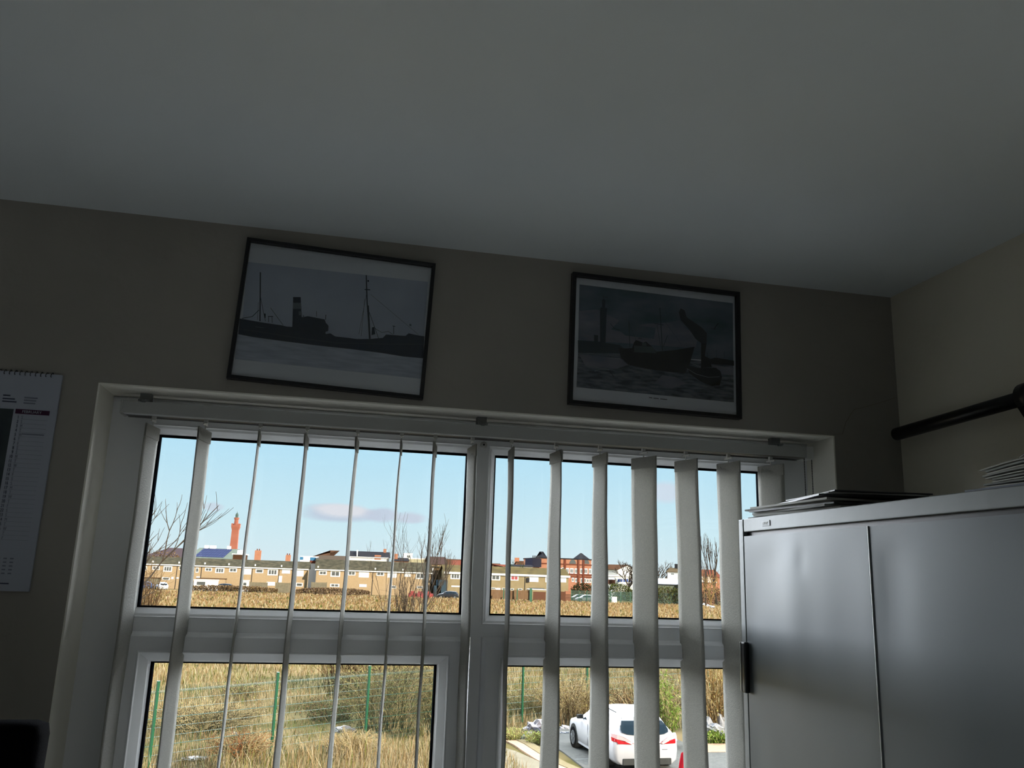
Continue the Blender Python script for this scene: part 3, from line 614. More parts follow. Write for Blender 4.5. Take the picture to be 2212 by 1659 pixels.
for i in range(64000):
    y = 14.5+33*rnd.random()**1.25; a, b = xr(y, 250, 1640); x = a+(b-a)*rnd.random()
    if x > 5.3+.02*y and y < 24.4: continue
    if x > 6.9 and y < 26: continue
    dcar = 0
    gv = green(x, y); lowp = (-1 < x < 3.5 and 22.5 < y < 29)
    h = rnd.uniform(.12, .5)*(1.2-.7*gv); 
    if lowp: h *= .35; gv = max(gv, .75)
    if y < 22 and x < 4.5: h *= 1.4
    mi = rnd.choices(range(5), (4, 2.5, 2, .5+3*gv*gv, .4+2*gv))[0]
    blade(g, x, y, h, rnd.uniform(.008, .022)*(1+max(0, y-22)/30), rnd.random()*pi, rnd.uniform(-.7, .7), mi)
tag(g.build('dry_grass', GR), 'dry straw-coloured grass growing either side of the green mesh fence', 'grass', kind='stuff')
g = MB()
for i in range(34000):
    y = 47+122*rnd.random()**1.1; a, b = xr(y, 250, 1640); x = a+(b-a)*rnd.random()
    gv = green(x*.4, y*.4)
    for k in range(2):
        mi = rnd.choices(range(6), (4, 2.2, 3.2+y*.02, .8*gv, 1+1.2*gv, .2+max(0, y-100)*.05))[0]
        blade(g, x+rnd.uniform(-.3, .3), y+rnd.uniform(-.3, .3), rnd.uniform(.15, .55), rnd.uniform(.04, .12)*(y/70), rnd.random()*.8-.4, rnd.uniform(-.5, .5), mi)
tag(g.build('rough_grass', GR+[mat('heather_brown_blade', (176, 140, 116), .95)]), 'rough dry grass covering the far field in front of the terraces', 'grass', kind='stuff')

def bush(name, label, cat, x, y, rx, ry, h, ns, nl, tw=(0, 1), lf=(2, 3), group=None, lw=.035, z=0., tr=.006, core=None):
    if abs(y) < 27 and 'tree' not in name: x, y = kp(x, y)
    t = thing(name, label, cat, (x, y, z), 0, group)
    s = MB(); l = MB()
    for i in range(ns):
        a = rnd.random()*2*pi; q = sqrt(rnd.random()); bx, by = rx*.45*q*cos(a), ry*.45*q*sin(a)
        a2 = a+rnd.uniform(-.5, .5); hh = h*rnd.uniform(.45, 1)*(1-.35*q); ex, ey = rx*q*cos(a2), ry*q*sin(a2)
        P = [Vector((bx, by, 0))]
        for k in range(1, 5):
            u = k/4; P.append(Vector((bx+(ex-bx)*u**1.5+rnd.uniform(-.06, .06)*rx, by+(ey-by)*u**1.5+rnd.uniform(-.06, .06)*ry, hh*sin(u*rnd.uniform(1.2, 1.7)))))
        s.m = rnd.choice((0, 0, 1)); s.tube(P, [tr*1.6, tr*1.4, tr*1.1, tr*.8, tr*.4], 3, cap=False)
        for k in range(3):
            p = P[rnd.randint(1, 4)]; d = Vector((rnd.uniform(-1, 1), rnd.uniform(-1, 1), rnd.uniform(.1, 1)))*h*.16
            s.tube([p, p+d*.5+Vector((0, 0, .03*h)), p+d], [tr*.7, tr*.5, tr*.3], 3, cap=False)
        for k in range(max(1, nl//ns)):
            u = rnd.randint(1, 4); p = P[u-1].lerp(P[u], rnd.random())+Vector((rnd.gauss(0, .09*rx), rnd.gauss(0, .09*ry), rnd.gauss(0, .06*h)))
            if p.z < .02: p.z = .03
            v = Vector((rnd.gauss(0, 1), rnd.gauss(0, 1), rnd.gauss(0, 1))).normalized(); w_ = v.cross(Vector((0, 0, 1))).normalized()*lw*rnd.uniform(.5, 1); v *= lw*rnd.uniform(.7, 1.6)
            l.m = rnd.choice((0, 0, 1)); l.add([p-v, p+w_*.5, p+v, p-w_*.5], [(0, 1, 2, 3)])
    mm = lambda i: TW[i] if isinstance(i, int) else i
    s.build('stems', [mm(i) for i in tw], t)
    if nl: l.build('leaves', [mm(i) for i in lf], t)
    return t
def tree(name, label, x, y, h, spread, depth_, trunk_r, mat_, n0=3, up_=.6, cat='tree', group=None, leaf=0, seed=1, stems=1, lean=(0, 0), z0=0., trunk=.25):
    R = random.Random(seed); t = thing(name, label, cat, (x, y, 0), 0, group)
    tk = MB(); br = MB(); lf = MB()
    def grow(mb, p, d, L, r, lv):
        P = [p]; dd = d.copy()
        for k in range(3):
            dd = (dd+Vector((R.uniform(-.16, .16), R.uniform(-.16, .16), up_*.12))).normalized(); P.append(P[-1]+dd*L/3)
        mb.tube(P, [r, r*.85, r*.7, r*.55], 6 if lv == 0 else (4 if lv < 2 else 3), cap=False)
        if lv >= depth_:
            if leaf:
                for q in range(leaf):
                    c = P[R.randint(1, 3)]; lf.ball(c, .02*R.uniform(.6, 1.2), 4, 3)
            return
        for k in range(n0 if lv else n0+1):
            b = P[R.randint(1, 3)] if k else P[3]
            a = R.random()*2*pi; s_ = spread*R.uniform(.6, 1.2)
            nd = (dd+Vector((cos(a)*s_, sin(a)*s_, R.uniform(0, up_)))).normalized()
            grow(br, b, nd, L*R.uniform(.6, .84), r*.66, lv+1)
    for s_ in range(stems):
        a = R.random()*2*pi; o = .25*(s_ > 0)
        grow(tk, Vector((o*cos(a), o*sin(a), z0)), Vector((lean[0]+(.25*cos(a) if s_ else 0), lean[1]+(.25*sin(a) if s_ else 0), 1)).normalized(), h*trunk*(1+.0*s_), trunk_r*(1 if not s_ else .7), 0)
    # fit height
    zmax = max(v[2] for v in br.v); k = h/zmax
    for mb in (tk, br, lf): mb.v = [(v[0]*k, v[1]*k, v[2]*k) for v in mb.v]
    tk.build('trunk', mat_, t); br.build('branches', mat_, t)
    if leaf: lf.build('foliage', mat_, t)
    return t
def H(px, py, y): return aty(px, py, y)
# the shrub thicket and its sapling trees behind the fence
p = H(840, 1600, 24.2); bush('bramble_thicket', 'dense olive bramble thicket just behind the third green post', 'bush', 2.6, 24.6, 1.9, 1.3, 2.7, 420, 7600, group=None)
bush('bramble_thicket', 'straw-coloured shrub beside the window mullion, right of the olive thicket', 'bush', 4.3, 24.9, 1.3, 1.0, 2.5, 260, 3200, (0, 1), (3, 0))
bush('low_bramble', 'low grey-green bramble mound left of the third green post', 'bush', 1.0, 26.2, 1.3, 1.2, .95, 160, 2200, (1, 0), (2, 4))
bush('low_bramble', 'twiggy brown mound behind the first mesh panel, left half of the field', 'bush', H(520,1480,32).x, 32, 1.1, .8, .9, 120, 500, (1, 0), (2, 3), lw=.05)
bush('grass_tussock', 'tall straw tussock at the foot of the third green post', 'grass tussock', 1.5, 20.9, .9, .7, .75, 320, 500, (0, 0), (0, 3), tr=.008)
bush('grass_tussock', 'tall rusty straw clump left of the second green post', 'grass tussock', -1.2, 20.6, 1.0, .7, .85, 300, 300, (0, TW[4]), (0, 3), tr=.008)
bush('grass_tussock', 'broad straw clump filling the field beside the first green post', 'grass tussock', -2.6, 24.5, 2.0, 1.8, .95, 420, 600, (0, 1), (0, 3), tr=.01)
t = H(905, 1104, 30); bush('bare_thicket', 'leafless orange-brown thicket below the sapling trees', 'bush', H(880,1300,31).x, 31, 2.6, 1.6, 4.4, 330, 1300, (1, 1), (0, 4), tr=.008, lw=.045)
bush('bare_thicket', 'leafless arching scrub left of the sapling trees', 'bush', H(775,1300,33).x, 33, 2.2, 1.3, 4.0, 150, 420, (1, 1), (0, 4), tr=.007)
bush('bare_thicket', 'yellowish thicket right of the sapling trees, against the mullion', 'bush', H(960,1310,30).x, 30, 1.7, 1.3, 3.9, 240, 1600, (0, 1), (3, 4), tr=.007)
OUTK = .36; tree('bare_sapling', 'taller leafless sapling in front of the middle terrace', t.x-.1, 30, t.z, .5, 5, .05, M['bark'], 3, .8, leaf=0, seed=8, trunk=.3)
t = H(862, 1115, 29); tree('bare_sapling', 'slimmer leafless sapling left of the taller sapling', t.x-.1, 29, t.z, .45, 6, .032, M['bark'], 2, .9, seed=21, trunk=.3)
t = H(970, 1150, 31); tree('bare_sapling', 'short spreading leafless sapling right of the taller sapling', t.x-.35, 31, t.z, .6, 6, .03, M['bark'], 2, .7, leaf=0, seed=5, trunk=.3)
t = H(362, 1018, 24); tree('bare_tree', 'leafless tree whose branches show behind the leftmost slat', t.x-1.5, 24, t.z+.4, .62, 5, .07, M['bark'], 3, .35, seed=14, trunk=.3)
bush('scrub', 'tangled brown scrub at the left edge of the view before the terrace', 'bush', H(322,1230,60).x, 60, 1.4, 1.2, 6.2, 70, 200, (1, 1), (0, 4), tr=.018, lw=.06)
bush('bare_shrub', 'golden many-stemmed leafless shrub right of the white car', 'bush', 12.3, 23.0, 1.2, .9, 3.0, 170, 900, (M['goldbark'], 0), (3, 0), tr=.012, lw=.05)
bush('ground_ivy', 'bright green ground ivy at the foot of the golden shrub', 'ivy', 12.0, 22.15, .9, .35, .45, 120, 1500, (M['leaf'], M['leaf']), (M['leaf'], M['leaf2']), lw=.05)
t = H(1462, 1510, 20.6); bush('ivy_clump', 'tall yellow-green ivy climbing beside the white car', 'ivy', t.x+.15, 21.8, .45, .6, 2.35, 140, 2400, (TW[0], M['leaf']), (M['leaf'], M['leaf2']), lw=.055)
bush('bramble_thicket', 'brown bramble with bare stems behind the white car', 'bush', H(1400,1500,24.6).x, 24.9, 1.9, .8, 1.9, 190, 900, (1, 0), (4, 2), tr=.009)
bush('bramble_thicket', 'straw-coloured bramble along the fence left of the white car', 'bush', H(1225,1500,26).x, 25.7, 1.5, .8, 1.9, 260, 2200, (0, 1), (0, 3))
bush('low_bramble', 'dark green low bramble behind the wire, right of the mullion', 'bush', H(1135,1500,29).x, 29, 1.5, 1.0, 1.3, 150, 1600, (0, 1), (2, 3))
bush('verge_weeds', 'yellow-green weeds on the verge beside the pale paving', 'weeds', H(1105,1590,22.8).x, 22.9, .8, .5, .4, 90, 900, (0, M['leaf2']), (M['leaf2'], 0))
bush('verge_weeds', 'green weeds near the crumpled sheet at the car park corner', 'weeds', H(1165,1590,22.2).x, 22.3, .55, .45, .4, 70, 800, (0, M['leaf2']), (M['leaf2'], M['leaf']))
# far trees
t = H(1535, 1165, 165); tree('poplar', 'leafless upright poplar at the right edge of the view, left one', H(1524,1280,165).x, 165, H(1524,1200,165).z+0, .28, 4, .16, M['bark'], 3, 1.5, seed=3, trunk=.3)
tree('poplar', 'taller leafless poplar right of the other upright poplar', H(1549,1280,167).x, 167, H(1547,1148,167).z, .28, 4, .2, M['bark'], 3, 1.5, seed=7, trunk=.3)
tree('bare_tree', 'round-headed leafless tree behind the white bungalow with blue panels', H(1356,1280,192).x, 192, H(1356,1208,192).z, .8, 5, .3, M['bark'], 3, .2, seed=9, trunk=.28)
tree('bare_tree', 'faint leafless tree left of the white house with a grey gable', H(1420,1280,250).x, 250, H(1420,1208,250).z, .8, 4, .3, M['bark'], 3, .3, seed=19, trunk=.3)
tree('bare_tree', 'small leafless tree leaning right behind the end of the middle terrace', H(966,1280,176).x, 176, H(976,1182,176).z, .3, 3, .1, M['bark'], 3, 1.0, seed=29, trunk=.3)
tree('bare_tree', 'two thin leafless stems above the white houses', H(800,1240,275).x, 275, H(800,1167,275).z, .22, 3, .12, M['bark'], 2, 1.4, seed=31, trunk=.4)
tree('bare_tree', 'orange-barked leafless trees before the low brick houses', H(1535,1290,158).x, 158, H(1535,1225,158).z, .8, 4, .15, M['goldbark'], 3, .2, seed=33, trunk=.3)
M['ever'] = mat('evergreen', (74, 92, 62), .9, rgb2=(98, 112, 70), scale=.8); M['hedge'] = mat('hedge_leaf', (150, 158, 84), .9); M['bram'] = mat('dry_bramble', (196, 166, 120), .9); M['bram2'] = mat('pinkish_bramble', (180, 150, 128), .9); M['hedge2'] = mat('dark_hedge_leaf', (60, 84, 56), .9)
def hedge(label, pxa, pxb, y, top, m1, m2, cat='hedge', name='hedge', n=1500):
    A = H(pxa, 1270, y); B = H(pxb, 1270, y); L = B.x-A.x; h = H((pxa+pxb)/2, top, y).z
    t = MB(); t.m = 0
    for i in range(n):
        x = rnd.uniform(-L/2, L/2); e = 1-(abs(x)/(L/2))**3*.35; p = Vector((x, rnd.uniform(-.9, .9), rnd.uniform(.0, 1)**.7*h*e*rnd.uniform(.9, 1.05)+.02)); r = .11*y/120
        v = Vector((rnd.gauss(0, 1), rnd.gauss(0, 1), rnd.gauss(0, 1))).normalized()*r; w_ = v.cross(Vector((.3, .5, 1))).normalized()*r*.6
        t.m = rnd.choice((0, 0, 1)); t.add([p-v, p+w_, p+v, p-w_], [(0, 1, 2, 3)])
    return tag(t.build(name, [m1, m2], loc=((A.x+B.x)/2, y, 0)), label, cat)
hedge('olive green hedge below the bungalow with blue panels', 1300, 1368, 182, 1262, M['hedge'], M['ever'], n=2600)
hedge('dark green hedge below the red-brick school', 1234, 1282, 186, 1259, M['hedge2'], M['ever'], n=1500)
hedge('grey-green scrub behind the wire, below the long metal roof', 1400, 1475, 172, 1268, TW[2], TW[1], n=2400)
hedge('brown scrub below the upright poplars', 1510, 1575, 171, 1270, TW[1], TW[0], n=2000)
hedge('rounded brown shrubbery on the roofline left of the solar panels', 300, 396, 215, 1191, M['bram'], TW[1], 'shrubbery', 'shrubbery', n=2200)
hedge('brown brambles along the back fences of the left terrace', 400, 600, 178, 1265, M['bram'], M['bram2'], 'brambles', 'brambles', n=3200)
hedge('purplish brambles along the back fences of the middle terrace', 640, 800, 175, 1270, M['bram2'], M['bram'], 'brambles', 'brambles', n=3000)
tr_ = tree('evergreen_tree', 'small dark pine left of the red-brick school', H(1111,1260,225).x, 225, H(1108,1201,225).z, .5, 3, .2, M['ever'], 3, .5, leaf=12, seed=41, trunk=.35)
for c in tr_.children:
    if c.name.startswith('foliage'): pass; 

# ---- near mesh fence
M['green'] = mat('green_powder_coat', (44, 128, 88), .45, metal=.0); M['wire'] = mat('green_wire', (66, 116, 92), .5)
fe = thing('mesh_fence', 'green welded-mesh fence between the yard and the field', 'fence', (0, 0, 0))
FP = [(-6.4, 16.4), (-2.955, 19.0), (-.472, 20.9), (1.885, 22.6), (4.35, 24.2), (6.95, 25.7), (9.5, 27.0), (12.6, 28.4), (15.2, 29.6)]
FP = KP(FP)
for i, (x, y) in enumerate(FP):
    d = Vector(FP[min(i+1, len(FP)-1)])-Vector(FP[max(0, i-1)]); a = atan2(d.y, d.x)
    h = 2.08
    if i in (4, 5): h = 1.9
    p_ = MB(); p_.box(-.03, .03, -.03, .03, 0, h); p_.box(-.034, .034, -.034, .034, h, h+.01)
    po_ = p_.build('fence_post', M['green'], fe, (x, y, 0), a)
    for z in (.25, .65, 1.05, 1.45, 1.85): MB().lathe((.012, -.03, z), [(.011, -.012), (.011, 0)], 8, 'Y').build('fixing_bolt', M['chrome'], po_)
for (x0, y0), (x1, y1) in zip(FP, FP[1:]):
    w = MB(); L = sqrt((x1-x0)**2+(y1-y0)**2); n = int(L/.05); r = .0028
    for k in range(1, n): u = .04+(L-.08)*k/n; w.box(u-r, u+r, -r, r, .04, 1.96)
    for z in [.04+.2*j for j in range(10)]+[1.86]: w.box(.04, L-.04, -r*1.6-.004, -.0, z-r, z+r); w.box(.04, L-.04, 0, r*1.6+.004, z-r, z+r)
    for z in (.1, .65, 1.25, 1.82): w.box(.04, L-.04, -.018, -.01, z-r*1.5, z+r*1.5)
    w.build('mesh_panel', M['wire'], fe, (x0, y0, 0), atan2(y1-y0, x1-x0))

# ---- cars
OUTK = .55
carwhite = mat('white_car_paint', (232, 234, 238), .25, spec=.6); cglass = mat('tinted_car_glass', (40, 52, 56), .08, spec=.8); tyre = mat('tyre_rubber', (26, 27, 29), .85); alloy = mat('alloy_wheel', (150, 154, 158), .4, metal=.5)
redl = mat('red_lamp', (210, 30, 34), .2); clearl = mat('clear_lamp', (240, 205, 205), .2); greyb = mat('grey_bumper', (84, 86, 84), .7)
ST = [(0, .78, .20, .70, .76, .74), (.10, .87, .20, .90, .97, .72), (.36, .90, .20, .97, 1.24, .64), (.62, .905, .20, .99, 1.42, .585), (1.3, .91, .18, .98, 1.485, .60), (2.2, .91, .18, .96, 1.485, .60), (2.75, .91, .18, .95, 1.40, .58), (3.45, .90, .18, .93, .99, .68), (4.05, .88, .18, .80, .86, .66), (4.36, .80, .2, .62, .68, .62), (4.48, .70, .24, .45, .50, .56)]
def sect(s):
    y, w, zb_, zbelt, zr, wr = s
    return [(w*.86, y, zb_), (w*.97, y, zb_+.1), (w, y, min(.56, zbelt*.75)), (w*.985, y, zbelt*.93), (w*.94, y, zbelt), (wr, y, max(zbelt+.02, zr-.05)), (wr*.82, y, zr-.004), (0, y, zr+.015)]
def lerp_s(y):
    for a, b in zip(ST, ST[1:]):
        if a[0] <= y <= b[0]: u = (y-a[0])/(b[0]-a[0]); return [Vector(p).lerp(Vector(q), u) for p, q in zip(sect(a), sect(b))]
    return [Vector(p) for p in sect(ST[-1])]
def make_car(paint, label, cat, loc, rz, group=None, detail=True, name='car'):
    t = thing(name, label, cat, loc, rz, group)
    b = MB(); b.smooth = True; ys = [0, .04, .1, .2, .36, .5, .62, .9, 1.3, 1.8, 2.2, 2.5, 2.75, 3.0, 3.2, 3.45, 3.75, 4.05, 4.25, 4.36, 4.44, 4.48]
    vs = []
    for y in ys:
        h_ = lerp_s(y); full = [Vector((-p.x, p.y, p.z)) for p in h_]+[p.copy() for p in h_[-2::-1]]; vs += full
    n = 15; fs = [(i*n+j, i*n+(j+1) % n, (i+1)*n+(j+1) % n, (i+1)*n+j) for i in range(len(ys)-1) for j in range(n)]
    fs += [tuple(range(n))[::-1], tuple((len(ys)-1)*n+j for j in range(n))]
    b.add(vs, fs); body = b.build('body', paint, t)
    gl_ = MB(); e = .006
    def side(ya, yb_, u0, u1, s_):
        N_ = 6; V = []
        for k in range(N_+1):
            h_ = lerp_s(ya+(yb_-ya)*k/N_); p, q = h_[4], h_[5]; out_ = Vector((q.z-p.z, 0, p.x-q.x)).normalized()*e
            for u in (u0, u1): c = p.lerp(q, u)+out_; V.append((c.x*s_, c.y, c.z))
        gl_.add(V, [(k*2, k*2+1, k*2+3, k*2+2) for k in range(N_)])
    for s_ in (-1, 1):
        for ya, yb_ in ((.52, 1.28), (1.36, 2.18), (2.25, 3.05)): 
            gl_.v, gl_.f, gl_.mi, gl_.sm = [], [], [], []; side(ya, yb_, .08, .86, s_); gl_.build('side_window', cglass, t)
    def top(ya, yb_, wf, nm):
        g_ = MB(); V = []
        N_ = 6
        for k in range(N_+1):
            y = ya+(yb_-ya)*k/N_; h_ = lerp_s(y); wa = h_[6].x*wf
            for u in (-1, -.6, 0, .6, 1): V.append((wa*u, y-.004, h_[7].z+(h_[6].z-h_[7].z)*abs(u)+.008))
        g_.add(V, [(k*5+j, k*5+j+1, k*5+j+6, k*5+j+5) for k in range(N_) for j in range(4)]); g_.build(nm, cglass, t)
    top(2.82, 3.4, 1.0, 'windscreen')
    def yr(z):
        for (ya, za), (yb_, zb2) in zip(((.10, .97), (.36, 1.24), (.62, 1.42)), ((.36, 1.24), (.62, 1.42), (1.3, 1.485))):
            if z <= zb2: return ya+(yb_-ya)*(z-za)/(zb2-za)
        return .9
    g_ = MB(); V = []; rows_ = [(.965, .30), (.985, .50), (1.03, .63), (1.10, .655), (1.2, .62), (1.3, .565), (1.38, .50)]
    for z, wd in rows_:
        for u in (-1, -.5, 0, .5, 1): V.append((wd*u, yr(z)-.045-.02*(1-abs(u)), z))
    n1 = len(V); V += [(x, y+.05, z) for x, y, z in V]
    F_ = [(k*5+j, k*5+j+1, k*5+j+6, k*5+j+5) for k in range(6) for j in range(4)]
    bd_ = [0, 1, 2, 3, 4]+[k*5+4 for k in range(1, 7)]+[33, 32, 31, 30]+[k*5 for k in range(5, 0, -1)]
    F_ += [(a, b2, b2+n1, a+n1) for a, b2 in zip(bd_, bd_[1:]+bd_[:1])]
    g_.add(V, F_); g_.build('rear_window', cglass, t)
    if detail:
        for s_ in (-1, 1):
            for nm, m_, poly in (('tail_lamp', redl, [(.885, .80), (.885, .90), (.80, .86), (.60, .82), (.42, .80), (.36, .765), (.42, .745), (.78, .75), (.80, .79)]), ('reversing_lamp', clearl, [(.885, .90), (.875, .99), (.78, .985), (.62, .92), (.42, .81), (.60, .825), (.80, .865)])):
                q_ = MB(); P_ = [(x*s_, .0+max(0, (z-.76))*.42+max(0, x-.74)*1.1, z) for x, z in poly]; q_.add([(x, y-.055, z) for x, y, z in P_]+[(x, y+.06, z) for x, y, z in P_], [tuple(range(len(P_)))]+[(i, i+len(P_), (i+1) % len(P_)+len(P_), (i+1) % len(P_)) for i in range(len(P_))]); q_.build(nm, m_, t)
            MB().box(s_*.92-.09, s_*.92+.09, 2.86, 2.98, .97, 1.09).build('door_mirror', greyb, t, bevel=.02)
            MB().tube([(s_*.58, .75, 1.475), (s_*.60, 1.4, 1.50), (s_*.60, 2.3, 1.495), (s_*.58, 2.6, 1.455)], .014, 6).build('roof_rail', greyb, t)
            MB().box(s_*.85-.02, s_*.85+.035*(s_ > 0)-.035*(s_ < 0)+.02, 1.15, 3.35, .2, .27).build('sill_skirt', carwhite if paint is carwhite else paint, t)
            for ya in (1.32, 2.22): MB().box(s_*.905-.004, s_*.905+.004, ya-.005, ya+.005, .3, .92).build('door_seam', greyb, t)
            MB().box(s_*.915-.012, s_*.915+.012, 1.45, 1.62, .80, .825).build('door_handle', paint, t)
        MB().box(-.66, .66, -.035, .06, .19, .36).build('rear_bumper', greyb, t, bevel=.02)
        MB().box(-.26, .26, -.022, .02, .47, .58).build('number_plate', mat('yellow_plate', (212, 190, 80), .5), t)
        MB().box(.42, .56, -.012, .03, .585, .60).build('badge', alloy, t)
        MB().bar((-.02, .03, 1.0), (-.28, .1, 1.07), .012, .02).build('wiper', greyb, t)
    for s_ in (-1, 1):
        for y in (.82, 3.58):
            MB().lathe((s_*.78, y, .36), [(.36, -.125), (.36, .125)], 24, 'X').build('wheel_arch', greyb, t)
            w = MB(); w.smooth = True; w.lathe((s_*.825, y, .31), [(.2, -.09*1), (.30, -.10), (.315, -.07), (.315, .07), (.30, .095), (.2, .098)], 28, 'X'); wh = w.build('wheel', tyre, t)
            w = MB(); c0 = s_*.825+s_*.096
            w.lathe((c0, y, .31), [(.205, -.006), (.205, .006)], 24, 'X')
            for k in range(5):
                a = 2*pi*k/5+.3; w.bar((c0+s_*.008, y, .31), (c0+s_*.008, y+.19*cos(a), .31+.19*sin(a)), .05, .02, up=(1, 0, 0))
            w.build('alloy_rim', alloy, wh)
    return t
white_car = make_car(carwhite, 'white estate car with red tail lamps parked by the fence', 'car', (8.85, 19.7, .035), radians(2)); white_car.scale = (1, .90, .90)
def far_car(px, py_, y, paint, label, rz, sc=1.0):
    p = H(px, py_, y); c = copy_tree(white_car); c.location = (p.x, y, 0); c.rotation_euler.z = rz; c['label'] = label; c.scale = (sc, sc, sc)
    for ch in list(c.children):
        if ch.name.split('.')[0] in ('tail_lamp', 'reversing_lamp', 'number_plate', 'badge', 'wiper', 'door_seam', 'roof_rail', 'door_handle', 'rear_bumper', 'sill_skirt'):
            for g2 in list(ch.children): bpy.data.objects.remove(g2)
            bpy.data.objects.remove(ch); continue
        if ch.name.startswith('body'):
            ch.data = ch.data.copy(); ch.data.materials[0] = paint
    return c
pb = mat('blue_car_paint', (70, 90, 130), .3); pd = mat('dark_car_paint', (46, 50, 58), .3); ps = mat('silver_car_paint', (176, 182, 188), .3)
far_car(332, 1266, 181, pb, 'small blue car behind the field at the left edge of the view', radians(90))
far_car(354, 1266, 178, carwhite, 'white car right of the small blue car at the left edge', radians(20))
far_car(506, 1260, 184.5, pd, 'dark green-grey car in front of the left terrace', radians(90))
far_car(992, 1272, 173, pd, 'dark car at the left end of the cream terrace', radians(80))
far_car(1272, 1272, 179, pd, 'dark car beyond the green fence, left of the silver car', radians(88))
far_car(1287, 1272, 175.2, ps, 'silver car below the red-brick school, beside the hedge', radians(90))
OUTK = .40
# ---- houses
M['brickA'] = brick('sandy_brick', (160, 138, 108), (148, 126, 96), (156, 138, 110)); M['brickC'] = mat('cream_render', (206, 186, 146), .9, rgb2=(196, 176, 134), scale=1)
OUTK = .8; M['white'] = mat('white_render', (228, 226, 218), .85); M['whitepvc'] = mat('white_window_frame', (232, 232, 228), .65); OUTK = .40; M['pane'] = mat('dark_window_pane', (120, 124, 122), .15)
M['tileA'] = mat('dark_roof_tiles', (112, 104, 84), 1, rgb2=(80, 78, 64), scale=1.2, detail=6); M['tileC'] = mat('mossy_roof_tiles', (134, 118, 78), 1, rgb2=(106, 96, 70), scale=.8, detail=6)
M['slate'] = mat('slate_roof', (64, 64, 68), .9); M['redtile'] = mat('red_roof_tiles', (156, 92, 74), .9, rgb2=(140, 82, 64), scale=2); M['browntile'] = mat('brown_roof_tiles', (112, 80, 60), .9, rgb2=(98, 72, 54), scale=1)
M['redbrick'] = mat('red_brick_wall', (232, 166, 134), .9, rgb2=(222, 154, 122), scale=1.5); M['darkclad'] = mat('dark_cladding', (62, 62, 76), .8); M['corr'] = mat('corrugated_grey', (140, 150, 136), .9, rgb2=(128, 138, 124), scale=1.5)
M['solar'] = mat('solar_cell', (78, 86, 120), .9); M['concrete'] = mat('concrete_panel', (178, 168, 142), .9, rgb2=(160, 150, 126), scale=2); M['wood'] = mat('weathered_fence_wood', (176, 142, 108), .9, rgb2=(156, 122, 94), scale=3, stretch=(3, 3, .4)); M['woodb'] = mat('brown_garage_door', (140, 98, 78), .9)
M['bluep'] = mat('blue_panel', (66, 104, 190), .5); M['sign'] = mat('blue_sign', (60, 150, 205), .6); M['redpane'] = mat('red_blind_pane', (214, 82, 84), .4); M['dish'] = mat('dark_dish', (78, 76, 78), .7)
M['greymetal'] = mat('grey_metal_roof', (120, 130, 146), .5)
